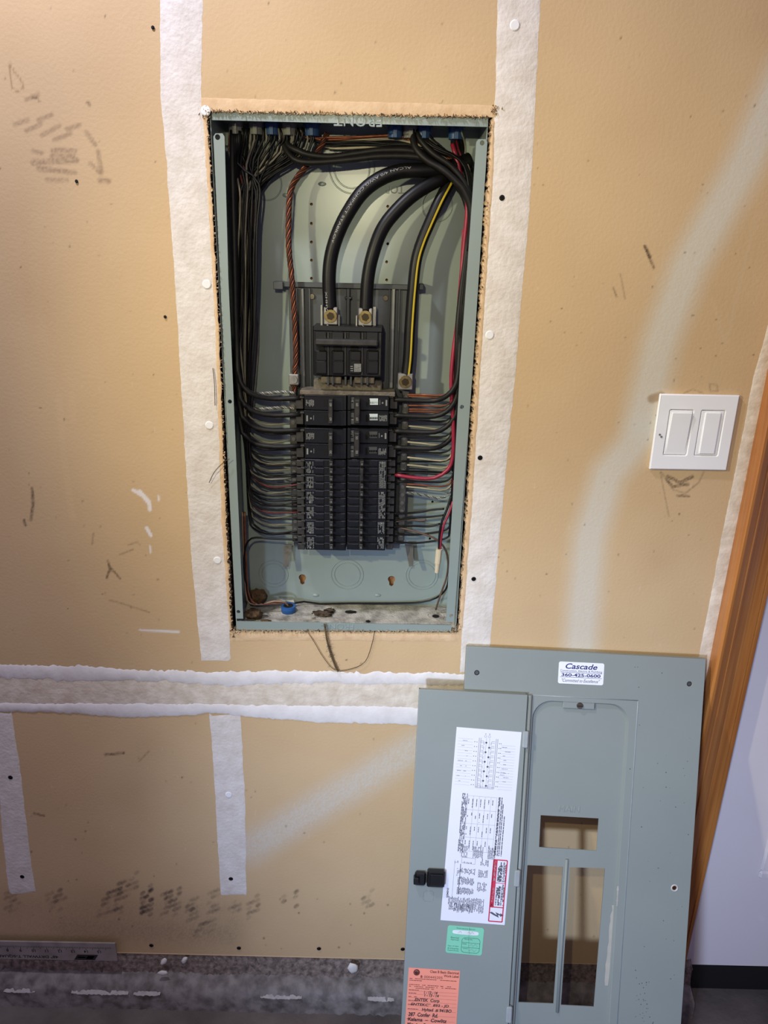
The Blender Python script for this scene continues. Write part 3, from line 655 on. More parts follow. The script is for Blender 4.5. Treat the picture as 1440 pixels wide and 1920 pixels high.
# main breaker
mb = thing('main_breaker', 'large black four-pole main breaker under two brass lugs', 'breaker'); YM = .020
bm = bmesh.new(); pbox(bm, 587, 612, 717, 706, YM+.006, .068, .0015); pbox(bm, 587, 612, 717, 622, YM+.002, .05, .001); obj('case', bm, black(), mb)
px0 = [590, 622, 654, 687]
for i, x in enumerate(px0):
    bm = bmesh.new(); pbox(bm, x, 623, x+22, 640, YM, YM+.01, .0008); pbox(bm, x, 657, x+22, 702, YM, YM+.01, .0012); obj('pole_face', bm, black(), mb)
    bm = bmesh.new(); pbox(bm, x+3, 659, x+22, 676, YM-.0015, YM+.002, .0006); pbox(bm, x+3, 677.5, x+22, 700, YM-.0012, YM+.002, .0006); obj('pole_plate', bm, black(), mb)
    bm = bmesh.new(); pbox(bm, x+3, 651, x+18, 657, YM+.001, YM+.012); obj('trip_window', bm, hole(), mb)
    bm = bmesh.new(); pbox(bm, x+24, 624, x+27, 704, YM+.001, YM+.012, .0004); obj('pole_barrier', bm, dust_black(), mb)
bm = bmesh.new(); pbox(bm, 590, 637, 709, 649, .006, .024, .002); obj('handle_tie', bm, dust_black(), mb)
pr_ = Print(lambda x, y: P(x, y, YM-.0018))
pr_.rect(664, 682, 677, 697, 0)
for k in range(7): pr_.words(665, 676.5, 683+k*2, .9, 1)
for k in range(4): pr_.words(657, 662, 683+k*4, 1.4, 0)
pr_.done('rating_print', [print_m(), black()], mb)

# ------------------------------------------------------------------ service cables, ground, wires
def big_cable(pts, r, label, body=None, stripe=None):
    t = thing('service_cable', label, 'cable', 'service cables')
    path = catmull([P(*p) for p in pts], 70); bm = bmesh.new(); add_tube(bm, path, r, 20); obj('jacket', bm, rubber(), t)
    T, N = frames(path); acc = [0]
    for a, b in zip(path, path[1:]): acc.append(acc[-1]+(b-a).length)
    def on(s_, ang):            # point on the jacket, ang measured from the side that faces the room
        i = min(max(int(np.searchsorted(acc, s_))-1, 0), len(path)-2); k = (s_-acc[i])/(acc[i+1]-acc[i]); p = path[i].lerp(path[i+1], k); d = T[i].lerp(T[i+1], k).normalized()
        out = Vector((0, -1, 0)); out = (out-d*out.dot(d)).normalized(); b = d.cross(out); return p+(out*math.cos(ang)+b*math.sin(ang))*(r+.00025)
    if stripe:
        bm = bmesh.new(); rows = []
        for i in range(90):
            s_ = acc[-1]*(.01+.98*i/89); rows.append([bm.verts.new(on(s_, stripe+d)) for d in (-.17, -.06, .06, .17)])
        for A, B in zip(rows, rows[1:]):
            for k in range(3): bm.faces.new((A[k], A[k+1], B[k+1], B[k]))
        obj('stripe', bm, mat('yellow_stripe', (214, 188, 52), .4, var=.1), t, label='yellow stripe')
    if body:
        for txt, s0, ln, ang in body:
            pq = Print(lambda u, v: on(s0+u, v/r+ang)); pq.text(txt, 0, 0, height=.0030, width=ln, rot=0); pq.done('lettering', mat('jacket_print', (150, 150, 146), .6), t)
    return t
big_cable([(880, 300, .06), (850, 312, .052), (799, 319, .045), (752, 321, .042), (713, 335, .040), (680, 360, .038), (655, 395, .037), (636, 432, .037), (622, 475, .038), (617, 520, .038), (619, 582, .038)], .0098,
          'thick black printed service cable arching to the left brass lug', [('ALCAN 4/0 AWG COMPACT STABILOY', .16, .15, 0.25), ('XHHW-2 600V', .33, .06, 0.4)])
big_cable([(880, 315, .07), (850, 326, .06), (824, 336, .050), (781, 361, .044), (748, 390, .042), (719, 426, .040), (701, 470, .038), (690, 520, .038), (686, 584, .038)], .0094, 'thick black service cable curving to the right brass lug', [('4/0 AWG', .3, .04, .3)])
big_cable([(868, 305, .074), (853, 322, .066), (842, 343, .058), (824, 377, .052), (805, 419, .050), (790, 455, .049), (780, 490, .048), (774, 543, .047), (769, 610, .046), (766, 668, .045), (762, 705, .044)], .0082, 'black service cable with yellow stripe ending at the neutral lug', None, -.35)
strands('ground_wire', copper(), [(613, 250, .07), (607, 265, .068), (591, 290, .064), (572, 315, .060), (552, 341, .056), (543, 370, .054), (541, 428, .052), (542, 470, .050), (547, 520, .050), (553, 608, .050), (555, 672, .050), (552, 702, .050), (551, 738, .056)], .0044, 'bare stranded copper ground conductor down the left side of the panel', 'wire', 6, 9, 120)

CHX = lambda y, i: (440+ (y-260)*.022 + (i % 6)*6.2 + (3 if y > 500 else 0))
def left_run(i, yt, m, r, xt, start, Yc, Ye, name, label, sag=5, group=None):
    lane = 446+(i*7.3) % 36; low = max(440+.0222*(yt-300)+8, 0)
    pts = [(start, 240, .05), (start-3, 285, .055), (lane+4, 360, Yc), (lane, 480, Yc), (lane+random.uniform(-2, 3), 600, Yc)]
    if yt > 800: pts.append((lane*.5+low*.5+random.uniform(-2, 2), (600+yt)/2, Yc))
    x1 = max(low+2, 452)+random.uniform(0, 6)
    pts += [(x1, yt-38, Yc), (x1+9, yt-10, Yc-.004), (x1+34, yt+sag*.6, (Yc+Ye)/2), ((x1+xt)/2+14, yt+sag*.7, (Yc+Ye)/2), (xt, yt, Ye)]
    return wire(name, m, pts, r, label, 'wire', group, 34, 7)
def ystart(i): return 432+((i*37) % 155)
thick_l = [(746, 'first'), (777, 'second'), (806, 'third'), (836, 'fourth')]
for i, (y, o_) in enumerate(thick_l):
    Yc = .030+.004*i
    wire('feeder_wire', grime(), [(436+i*4, 245, .05), (436+i*3, 320, Yc+.01), (440+i*2, 480, Yc+.008), (443+i, 620, Yc+.004), (447+i, y-48, Yc), (457+i, y-20, Yc-.004), (480, y-4, Yc), (515, y+2, .040), (564, y, .042)], .0038, 'thick black wire into the left two-pole breakers, %s from top' % o_, 'wire', 'thick wires of the left column', 40, 10)
# bare pairs twisted above the feeders
for y, o_ in ((739, 'upper'), (768, 'lower')):
    strands('twisted_wire', silver(), [(470, y-1, .050), (500, y-2, .050), (530, y-4, .050), (553, y-2, .050)], .0026, 'twisted pale bare wires behind the left feeder wires, %s of two' % o_, 'wire', 3, 6, 40)
rows_l = [(794, 'w'), (812, 'b'), (825, 'w'), (843, 'b'), (853, 'b'), (860, 'b'), (868, 'w'), (872, 'b'), (880, 'w'), (887, 'b'), (893, 'b'), (897, 'w'), (903, 'b'), (908, 'r'), (914, 'b'), (921, 'w'), (929, 'b'), (936, 'b'), (942, 'b'), (949, 'b'), (957, 'b'), (960, 'r'), (967, 'w'), (973, 'b'), (984, 'w'), (995, 'b'), (1000, 'b')]
wm = {'b': rubber, 'w': white_wire, 'r': lambda: mat('dull_red_insulation', (104, 34, 34), .5, var=.3), 'c': copper, 'g': grime}; wn = {'b': 'black', 'w': 'white', 'r': 'red', 'c': 'bare copper', 'g': 'dusty black'}
for i, (y, c) in enumerate(rows_l):
    lab = 'thin %s wire into the left breaker column, %s thin wire from the top' % (wn[c], ordn(i))
    mm = wm[c]() if c != 'w' else mat('dirty_white_insulation', (128, 122, 104), .5, rgb2=(96, 92, 80), scale=50)
    left_run(i, y, mm, .00145, 548 if c == 'w' else 560, ystart(i), .044+.0035*(i % 9), .056 if c == 'w' else .046, 'branch_wire', lab, sag=random.uniform(-2, 7), group='thin wires of the left column')
# the lowest loop and the pair running down to the blue bushing
wire('branch_wire', rubber(), [(470, 1120, .06), (459, 1080, .05), (459, 1035, .048), (466, 1014, .046), (480, 1008, .046), (510, 1010, .046), (560, 1012, .046)], .0016, 'black wire looping from the floor of the panel to the lowest left breaker')
for k, (c, dx, o_) in enumerate((('w', 0, 'pale'), ('b', 5, 'black'), ('c', 9, 'copper'))):
    mm = mat('tan_insulation', (150, 122, 100), .5, var=.2) if c == 'w' else wm[c]()
    wire('branch_wire', mm, [(455+dx*.4, 960, .05), (457+dx*.4, 1040, .05), (461+dx*.5, 1110, .055), (468+dx, 1131, .055), (490, 1133-dx*.3+k, .052), (515, 1127+k*2, .052), (535, 1130, .056), (541, 1137, .06)], .0017, '%s wire running down the left side into the blue bushing' % o_)
wire('branch_wire', rubber(), [(545, 1133, .075), (570, 1128, .085), (600, 1132, .088), (660, 1131, .088), (740, 1131, .088), (790, 1129, .086), (818, 1121, .082), (836, 1105, .07), (842, 1080, .06)], .0016, 'black wire lying along the back of the panel floor')
# right side
for i, y in enumerate((750, 779.5, 809, 839.5)):
    x = 858-i*1.5; Yc = .030+.006*i
    wire('feeder_wire', grime(), [(884-i, 420, .045), (872-i*3, 560, .042), (863-i*2, 640, .038), (859-i, y-52, Yc), (853-i, y-26, Yc-.002), (838-i, y-8, Yc), (815, y+1, .040), (780, y+1, .042), (738, y-1, .042)], .0038, 'thick black wire into the right two-pole breakers, %s from top' % ordn(i), 'wire', 'thick wires of the right column', 40, 10)
rows_r = [(740, 'c'), (743, 'c'), (760, 'c'), (767, 'c'), (771, 'c'), (788, 'g'), (798, 'w'), (818, 'g'), (828, 'w'), (848, 'g'), (857, 'w'), (865, 'b'), (871, 'w'), (883, 'b'), (886, 'g'), (903, 'b'), (907, 'c'), (912, 'w')]
for i, (y, c) in enumerate(rows_r):
    Yc = .046+.003*(i % 7); e = .054 if c in 'wc' else .046; xe = 758 if c in 'wc' else 738; dn = 6 if c == 'w' else random.uniform(-2, 5)
    st = random.uniform(872, 884)
    wire('branch_wire', wm[c](), [(st, 330, .06), (873+i % 5, 430, Yc), (858+(i % 4)*3, 600, Yc), (853+i % 4, y-60, Yc), (851, y-20, Yc), (843, y+dn-5, Yc), (826, y+dn+1, Yc), (790, y+dn*.5, (Yc+e)/2), (xe, y, e)], .0014, 'thin %s wire into the right breaker column, %s thin wire from the top' % (wn[c], ordn(i)), 'wire', 'thin wires of the right column', 36, 7)
wire('branch_wire', red_wire(), [(848, 270, .05), (862, 320, .045), (876, 380, .042), (868, 480, .045), (858, 600, .042), (850, 660, .040), (846, 720, .039), (850, 800, .040), (849, 855, .041), (840, 880, .042), (815, 896, .043), (780, 896, .044), (740, 890, .045)], .0030, 'thick red wire curving left into the upper quad breaker', n=44)
wire('branch_wire', red_wire(), [(870, 430, .048), (862, 560, .047), (855, 660, .045), (853, 760, .046), (852, 880, .050), (848, 920, .052)], .0026, 'red wire running straight down the right side of the panel')
strands('twisted_wire', silver(), [(848, 900, .06), (843, 924, .056), (825, 934, .055), (800, 930, .056), (775, 925, .056), (752, 923, .056)], .0022, 'twisted pale bare wire below the red wire on the right', 'wire', 3, 8, 50)
low_r = [([(738, 963, .046), (780, 961, .05), (810, 956, .05), (833, 954, .048)], 'b', 'cut black wire end, uppermost on the lower right of the panel'),
 ([(740, 975, .046), (775, 971, .05), (805, 969, .05), (832, 966, .048)], 'b', 'cut black wire end beside the brown taped wire'),
 ([(742, 978, .05), (765, 974, .052), (790, 976, .05), (799, 974, .05)], 'n', 'brown taped wire end right of the breakers'),
 ([(738, 988, .046), (775, 986, .05), (805, 987, .05), (825, 982, .048)], 'b', 'cut black wire end above the brown diagonal wire'),
 ([(738, 1001, .046), (775, 1003, .05), (815, 998, .05), (838, 992, .05), (845, 975, .05), (848, 900, .05)], 'b', 'black wire rising from under the brown diagonal wire'),
 ([(736, 1016, .046), (780, 1018, .05), (815, 1014, .05), (838, 1008, .05), (843, 995, .05), (846, 930, .05)], 'b', 'lowest black wire on the right of the breakers'),
 ([(745, 988, .05), (780, 997, .046), (812, 1008, .044), (832, 1025, .046), (840, 1050, .05), (838, 1080, .055), (826, 1115, .06), (817, 1143, .064)], 'n', 'brown wire crossing down to the hole in the panel floor')]
for pts, c, lb in low_r: wire('branch_wire', mat('brown_insulation', (96, 74, 56), .5, var=.3) if c == 'n' else wm[c](), pts, .0017, lb)
wire('branch_wire', rubber(), [(846, 930, .04), (838, 955, .036), (828, 980, .034), (824, 1005, .034), (823, 1034, .034)], .0019, 'black wire hanging into the beige wire nut')
wire('branch_wire', red_wire(), [(849, 940, .04), (842, 962, .036), (832, 985, .034), (827, 1010, .034), (825, 1034, .034)], .0019, 'red wire hanging into the beige wire nut')
nut = thing('wire_nut', 'beige wire connector hanging at the lower right inside the panel', 'wire connector'); bm = bmesh.new()
a, b = P(823.5, 1029, .034), P(819, 1073, .036); d = (b-a); ax = d.normalized()
add_cyl(bm, a, ax, .0052, d.length*.6, 12, .0050); add_cyl(bm, a+ax*d.length*.6, ax, .0044, d.length*.4, 12, .0036)
nm = mat('beige_plastic', (205, 190, 158), .5, var=.1); obj('shell', bm, nm, nut, smooth=True)
for k in range(4):
    bm = bmesh.new(); t = k*math.pi/2+.4; o_ = Vector((math.cos(t), math.sin(t), 0))*.0046; add_cyl(bm, a+o_+ax*.002, ax, .0011, d.length*.55, 6, .0008); obj('wing', bm, nm, nut)
# wires fanning across the top
R2 = random.Random(11)
for k in range(2):
    pts = [[(535, 255, .06), (541, 273, .052), (560, 283, .046), (579, 290, .044), (618, 294, .042), (665, 288, .042), (713, 282, .042), (772, 283, .042), (808, 300, .046), (850, 335, .05), (874, 380, .05), (884, 440, .05)],
           [(528, 262, .06), (541, 287, .05), (560, 302, .044), (599, 304, .040), (657, 299, .038), (713, 293, .038), (781, 294, .038), (812, 305, .038), (842, 328, .036), (869, 360, .036), (882, 395, .038), (880, 470, .042)]][k]
    wire('feeder_wire', grime(), pts, .0044, 'heavy black cable crossing under the top of the panel, %s of two' % ('upper', 'lower')[k], 'cable', 'heavy cables across the top', 50, 10)
wire('feeder_wire', grime(), [(770, 240, .05), (773, 252, .046), (779, 277, .038), (800, 300, .032), (830, 318, .030), (853, 338, .030), (873, 362, .031), (885, 410, .034), (880, 520, .038), (868, 620, .042)], .0046, 'heavy black cable dropping from the pale clamp down the right side', 'cable', None, 50, 10)
wire('feeder_wire', grime(), [(779, 242, .054), (788, 262, .045), (812, 288, .038), (846, 312, .036), (872, 345, .037), (884, 385, .04), (886, 460, .046)], .0040, 'heavy black cable dropping from the pale clamp nearest the corner', 'cable', None, 50, 10)
cols_t = ['c', 'c', 'w', 'w', 'b', 'b', 'b', 'b', 'w', 'c']
for k in range(10):
    c = cols_t[k]; y0 = 254+k*2.2; dz = .055+.003*(k % 5)
    wire('branch_wire', wm[c](), [(555+k*3, 240, .06), (573+k*3, 258+k, dz+.01), (620, y0+4+R2.uniform(-2, 2), dz+.012), (680, y0+2+R2.uniform(-3, 3), dz+.01), (735, y0+(0 if c in 'cw' else 6), dz+.006), (775, y0+8, dz), (825, 282+k*3, dz), (862, 318+k*4, dz), (878+(k % 4)*2, 390, dz), (874, 480, dz)], .0016, 'thin %s wire strung across the top of the panel, %s from the top' % (wn[c], ordn(k)), 'wire', 'thin wires across the top', 40, 7)
for k in range(16):
    c = 'bbgbbwbgbbrbbgbw'[k]; sx = 783+k*2.3 if k < 9 else 847+(k-9)*2.6; dz = .036+.0028*k
    mid = (sx+28, 278+R2.uniform(-6, 10)) if k < 9 else (sx+9, 275+R2.uniform(-5, 12))
    wire('branch_wire', (red_wire if c == 'r' else wm[c])(), [(sx, 241, .05), (sx+4, 254, .05), (mid[0], mid[1], dz), (862+(k % 6)*3, 300+k*2, dz), (879+k % 5, 350+k*3, dz), (882-k % 6, 450, dz), (868-(k % 5)*2, 600, dz), (858-(k % 4), 760, dz+.004), (850-(k % 3), 900-(k*17) % 120, dz+.006)], .0015, 'thin %s wire dropping from the top right clamps, %s from the left' % (wn[c], ordn(k)), 'wire', 'thin wires of the top right fan', 40, 7)
for k in range(12):
    c = 'bbwbgbbbbwbb'[k]; sx = 452+k*10.5+R2.uniform(-2, 2); dz = .034+.0035*k; e = 470+R2.uniform(-22, 14)
    wire('branch_wire', wm[c]() if c != 'w' else mat('dirty_white_insulation', (128, 122, 104)), [(sx, 240, .05), (sx+R2.uniform(-3, 3), 262, .05), (sx-8-k*2.2, 300+R2.uniform(-6, 12), dz), (e+2, 345+k*3, dz), (e-2, 430, dz), (e+R2.uniform(-8, 4), 560, dz+.004), (e-12, 700, dz+.006), (458, 830, dz+.008)], .0016, 'thin %s wire dropping from the top left clamps, %s from the left' % (wn[c], ordn(k)), 'wire', 'thin wires of the top left fan', 36, 7)
wire('branch_wire', mat('dirty_white_insulation', (128, 122, 104)), [(494, 300, .06), (488, 340, .075), (478, 400, .085), (476, 470, .086), (480, 560, .086), (484, 640, .086), (477, 735, .082), (472, 800, .075)], .0016, 'pale wire bowing out at the edge of the left black bundle')
# clamps through the top plate
blue = mat('blue_plastic', (44, 78, 120), .45, var=.2); gry = mat('grey_clamp', (120, 120, 112), .5, var=.2)
zt = ZT-.0012
for i, (x, m_, lb) in enumerate(((443, gry, 'shadowed grey cable clamp in the top left corner'), (481, gry, 'grey cable clamp above the left black bundle'), (511, blue, 'dark blue cable clamp left of the pale clamp'), (543, gry, 'pale cable clamp above the crossing heavy cables'), (585, blue, 'dark blue cable clamp above the copper ground conductor'), (741, blue, 'blue cable clamp left of the pale right-hand clamp'), (770, gry, 'pale cable clamp between two blue clamps'), (795, blue, 'blue cable clamp right of the pale right-hand clamp'), (855, blue, 'blue cable clamp nearest the top right corner'))):
    p = P(x, 240, .055); t = thing('cable_clamp', lb, 'cable clamp', 'cable clamps in the panel top'); bm = bmesh.new()
    add_cyl(bm, (p.x, .055, zt), (0, 0, -1), .0125, .004, 18); add_cyl(bm, (p.x, .055, zt-.004), (0, 0, -1), .0105, .014, 18, .0095); obj('body', bm, m_, t, smooth=True)
    bm = bmesh.new(); add_box(bm, p.x-.003, p.x+.003, .041, .046, zt-.019, zt-.006, .0006); obj('latch_tab', bm, m_, t)
p = P(541, 1136, .062); t = thing('cable_bushing', 'blue plastic bushing standing on the dusty panel floor', 'bushing'); bm = bmesh.new()
add_cyl(bm, (p.x, .060, ZB+.0014), (0, 0, 1), .012, .011, 20, .0125); obj('ring', bm, mat('bright_blue_plastic', (38, 92, 158), .45, var=.15), t, smooth=True)
bm = bmesh.new(); add_cyl(bm, (p.x, .060, ZB+.0114), (0, 0, 1), .0085, .0012, 16); obj('bore', bm, hole(), t)
p = P(818, 1145, .05); bm = bmesh.new(); add_cyl(bm, (p.x, .055, ZB+.0013), (0, 0, 1), .006, .0004, 14); obj('floor_hole', bm, hole(), panel)
bm = bmesh.new(); add_ring(bm, (p.x, .055, ZB+.0012), (0, 0, 1), .013, .015, .0012, 30); obj('floor_knockout', bm, dusty, panel)
# debris on the panel floor
def blob(name, px, py, Y, r, sc, m, label, cat, rough=.25, group=None):
    bm = bmesh.new(); bmesh.ops.create_icosphere(bm, subdivisions=3, radius=r); zmin = 0
    for v in bm.verts: v.co *= 1+random.uniform(-rough, rough); v.co = Vector((v.co.x*sc[0], v.co.y*sc[1], v.co.z*sc[2]))
    zmin = min(v.co.z for v in bm.verts); q = P(px, py, Y); bmesh.ops.translate(bm, vec=(q.x, Y, ZB+.0014-zmin), verts=bm.verts)
    return tag(obj(name, bm, m, smooth='all'), label, cat, group)
nest = mat('brown_nest', (104, 78, 50), .95, rgb2=(66, 48, 30), scale=160, bump=1, bscale=300)
blob('insulation_tuft', 481, 1120, .082, .015, (1.1, .6, .9), nest, 'fuzzy brown clump in the back left corner of panel floor', 'debris')
blob('insulation_tuft', 476, 1155, .03, .012, (1.2, .8, .7), nest, 'fuzzy brown clump at the front left of panel floor', 'debris')
blob('insulation_tuft', 499, 1162, .016, .006, (1.5, .8, .5), nest, 'small brown tuft beside the front left clump', 'debris')
blob('debris_clump', 606, 1146, .05, .008, (1.8, 1.0, .3), mat('brown_litter', (112, 96, 78), .95, rgb2=(70, 58, 46), scale=260, bump=1), 'grey brown litter heap in the middle of the panel floor', 'debris', .45)
blob('debris_clump', 618, 1139, .062, .0055, (1.5, 1, .4), mat('brown_litter', (112, 96, 78)), 'smaller litter heap behind the middle heap', 'debris', .45)
blob('debris_chip', 658, 1139, .062, .0065, (1.4, .7, .12), hole(), 'flat black scrap on the dusty panel floor', 'debris', .3)
blob('debris_chip', 690, 1158, .03, .003, (1.2, 1, .3), hole(), 'small black crumb near the front of panel floor', 'debris', .3)
def scrap(px, py, Y, pts, label, tilt):
    q = P(px, py, Y); bm = bmesh.new(); v = [bm.verts.new(Vector((x, y, .002+tilt*abs(y)+random.uniform(0, .002)))+Vector((q.x, Y, ZB+.0015))) for x, y in pts]; f = bm.faces.new(v); bmesh.ops.solidify(bm, geom=[f], thickness=.0004)
    tag(obj('paper_scrap', bm, mat('torn_label_paper', (216, 212, 200), .8, var=.1)), label, 'paper scrap')
scrap(534, 1121, .082, [(-.016, -.006), (.004, -.010), (.017, -.004), (.014, .006), (-.004, .003), (-.014, .008)], 'torn white paper scrap behind the blue bushing', .9)
scrap(586, 1152, .035, [(-.003, -.004), (.004, -.003), (.002, .005), (-.003, .003)], 'tiny white paper scrap left of the litter heap', .8)
scrap(494, 1147, .04, [(-.007, -.004), (.008, -.002), (.003, .005), (-.006, .003)], 'white paper scrap beside the front left clump', .3)
# cobweb thread hanging below the panel
bm = bmesh.new()
cw_ = catmull([P(608, 1170, -.004), P(612, 1195, -.006), P(618, 1220, -.004), P(628, 1248, -.005), P(634, 1258, -.004)], 30); add_tube(bm, cw_, .0016, 5)
for i in range(70):
    q = random.choice(cw_); d = Vector((random.gauss(0, .003), -abs(random.gauss(0, .002)), random.gauss(0, .003))); add_tube(bm, [q, q+d*.6, q+d], .00025, 3)
tag(obj('cobweb_strand', bm, mat('dusty_web', (104, 90, 66), .95, var=.4, scale=300)), 'dusty fuzzy strand hanging below the middle of the panel', 'cobweb')
for pts, lb in (([(575, 1182, -.003), (590, 1205, -.003), (606, 1232, -.003), (628, 1256, -.003), (660, 1254, -.003), (685, 1240, -.003), (698, 1205, -.003), (702, 1184, -.003)], 'thin dark hair looping below the panel'), ([(392, 905, -.004), (402, 885, -.006), (418, 868, -.006), (430, 860, -.004)], 'thin stray fibre curving out from the left cut edge'), ([(399, 690, -.003), (402, 720, -.003), (403, 760, -.003)], 'thin fibre lying along the left tape')):
    wire('fibre', mat('dark_fibre', (74, 60, 42), .9), pts, .0005, lb, 'fibre', None, 24, 5)

# ------------------------------------------------------------------ light switch
sw_t = thing('light_switch', 'white two-gang rocker switch plate on the right drywall', 'light switch'); wp = mat('white_plastic', (244, 244, 242), .4, var=.03, scale=20)
c4 = [P(1238, 739, -.006), P(1387, 741, -.006), P(1363, 883, -.006), P(1218, 880, -.006)]
o_ = sum(c4, Vector())/4; e1 = ((c4[1]-c4[0])+(c4[2]-c4[3])).normalized(); e2 = Vector((-e1.z, 0, e1.x)); W_ = ((c4[1]-c4[0]).length+(c4[2]-c4[3]).length)/2; H_ = abs(((c4[0]-c4[3]).dot(e2)+(c4[1]-c4[2]).dot(e2))/2)
SM = Matrix(((e1.x, e2.x, 0, o_.x), (0, 0, -1, 0), (e1.z, e2.z, 0, o_.z), (0, 0, 0, 1)))   # local x right, y up, z out of the wall
gx = W_*.2; hw, hh = .0168, .0335
holes = [rrect(sx*gx-hw, -hh, sx*gx+hw, hh, .0018, 3) for sx in (-1, 1)]
me = curve_plate(rrect(-W_/2, -H_/2, W_/2, H_/2, .001, 2), holes, .0058, .0016); me.transform(Matrix.Translation((0, 0, .0004))); me.transform(SM); link('wall_plate', me, wp, sw_t)
def lbox(name, m, par, x0, x1, y0, y1, z0, z1, bev, rx=0, tilt=0):
    bm = bmesh.new(); add_box(bm, x0, x1, y0, y1, z0, z1, bev)
    if tilt: bmesh.ops.rotate(bm, cent=((x0+x1)/2, (y0+y1)/2, z0), matrix=Matrix.Rotation(tilt, 3, 'X'), verts=bm.verts)
    bmesh.ops.transform(bm, matrix=SM, verts=bm.verts); return obj(name, bm, m, par)
for sx, inner, tilt in ((-1, .0012, .075), (1, .0045, -.0)):
    f_ = lbox('switch_frame', wp, sw_t, sx*gx-hw+.0006, sx*gx+hw-.0006, -hh+.0006, hh-.0006, .0004, .0056, .0006)
    lbox('rocker', wp, sw_t, sx*gx-hw+.0012+inner, sx*gx+hw-.0012-inner, -hh+.003, hh-.003, .0050, .0078, .0008, 0, tilt)
for q in ((1237, 815), (1240, 819)):
    p = P(*q, -.0068); bm = bmesh.new(); add_cyl(bm, p, (0, -1, 0), .0016, .0003, 8); obj('paint_chip', bm, mat('chip_grey', (120, 118, 116), .8), sw_t)

# ------------------------------------------------------------------ leaning panel cover
LEAN = math.radians(17.5)
nrm = Vector((0, -math.cos(LEAN), math.sin(LEAN)))
p0 = P(1100, 1224, -.014)
def PC(px, py, off=0.0):
    d = ray(px, py); o2 = p0+nrm*off; return CAM+d*((o2-CAM).dot(nrm)/d.dot(nrm))
E1 = (PC(1323, 1235)-PC(875, 1212)).normalized(); E2 = nrm.cross(E1).normalized()        # E2 points up the sheet
if E2.z < 0: E2 = -E2
O = PC(875, 1212)
def UV(px, py, off=0.0): q = PC(px, py, off)-O; return (q.dot(E1), q.dot(E2))
def CM(off): m_ = Matrix((E1, E2, nrm)).transposed().to_4x4(); m_.translation = O+nrm*off; return m_
cover = thing('panel_cover', 'grey steel panel cover with open hinged door leaning on the wall', 'panel cover')
wC = UV(1323, 1235)[0]; hC = 0.0
zdir = E2.z
# how far the sheet runs before its lower right corner touches the floor
hC = min((O+E1*wC).z, O.z+0)/zdir - .002
gm = cover_m()
def cplate(name, outline, holes, th, off, parent, m=None, bevel=0.0, **k):
    me = curve_plate(outline, holes, th, bevel); me.transform(CM(off)); return link(name, me, m or gm, parent, **k)
def quad(pts): return [UV(*p) for p in pts]
h_main = quad([(1015, 1531), (1124, 1537), (1120, 1598), (1012, 1591)])
h_l = quad([(990, 1625), (1057, 1628), (1039, 1886), (973, 1883)]); h_r = quad([(1070, 1629), (1136, 1631), (1115, 1892), (1053, 1888)])
scr = [circle(*UV(894, 1261), .0042), circle(*UV(1292, 1282), .0042), circle(*UV(1264, 1664), .0036)]
# recessed field: opening in the sheet with a rounded top, a lower field behind it
u0, v0 = UV(1000, 1312); u1, _ = UV(1180, 1320); vb = -hC+.075
ub0 = UV(960, 1880)[0]
ru = .030
field = []
for cx, cy, a in ((u1-ru, v0-ru, 0), (u0+ru, v0-ru, 90)):
    for i in range(9): t = math.radians(a+90*i/8); field.append((cx+ru*math.cos(t), cy+ru*math.sin(t)))
field += [(u0, vb), (u1, vb)]
cplate('cover_sheet', [(0, 0), (wC, 0), (wC, -hC), (0, -hC)], [field]+scr, .0016, 0, cover, bevel=.0004)
cplate('recessed_field', [(u0-.006, v0+.006), (u1+.006, v0+.006), (u1+.006, vb-.006), (u0-.006, vb-.006)], [h_main, h_l, h_r], .0014, -.0062, cover)
# sloped rim between sheet and field, and the raised bead round it
bm = bmesh.new(); A = [bm.verts.new(CM(0) @ Vector((x, y, .0005))) for x, y in field]; cxm = (u0+u1)/2; cym = (v0+vb)/2
B = [bm.verts.new(CM(0) @ Vector((x+(cxm-x)*.035, y+(cym-y)*.008, -.0049))) for x, y in field]
for i in range(len(A)): bm.faces.new((A[i], A[(i+1) % len(A)], B[(i+1) % len(A)], B[i]))
obj('field_rim', bm, gm, cover, smooth=True)
ua, va = UV(1196, 1313); uz, _ = UV(1000, 1303)
bead = [CM(.0012) @ Vector(q+(0,)) for q in ((ua, vb), (ua, va-.02), (ua, va))]
bm = bmesh.new(); add_tube(bm, bead, .0011, 6); add_tube(bm, [CM(.0012) @ Vector((uz-.01, va, 0)), CM(.0012) @ Vector((ua, va, 0))], .0009, 6); obj('raised_bead', bm, mat('worn_edge_enamel', (150, 158, 156), .35), cover)
for wd, fl in ((wC, 1),):       # folded side returns
    bm = bmesh.new()
    for x0, x1, y0, y1 in ((wd-.0016, wd, -hC, 0), (0, .0016, -hC, 0), (.0016, wd-.0016, -.0016, 0)):
        vs = add_box(bm, x0, x1, y0, y1, -.010, .0002)
    bmesh.ops.transform(bm, matrix=CM(0), verts=bm.verts); obj('side_return', bm, gm, cover)
def cbox(bm, u_0, v_0, u_1, v_1, z0, z1, bev=0.0, mi=0):
    b2 = bmesh.new(); add_box(b2, min(u_0, u_1), max(u_0, u_1), min(v_0, v_1), max(v_0, v_1), z0, z1, bev, mi); bmesh.ops.transform(b2, matrix=CM(0), verts=b2.verts)
    t_ = bpy.data.meshes.new('t'); b2.to_mesh(t_); b2.free(); bm.from_mesh(t_); bpy.data.meshes.remove(t_)
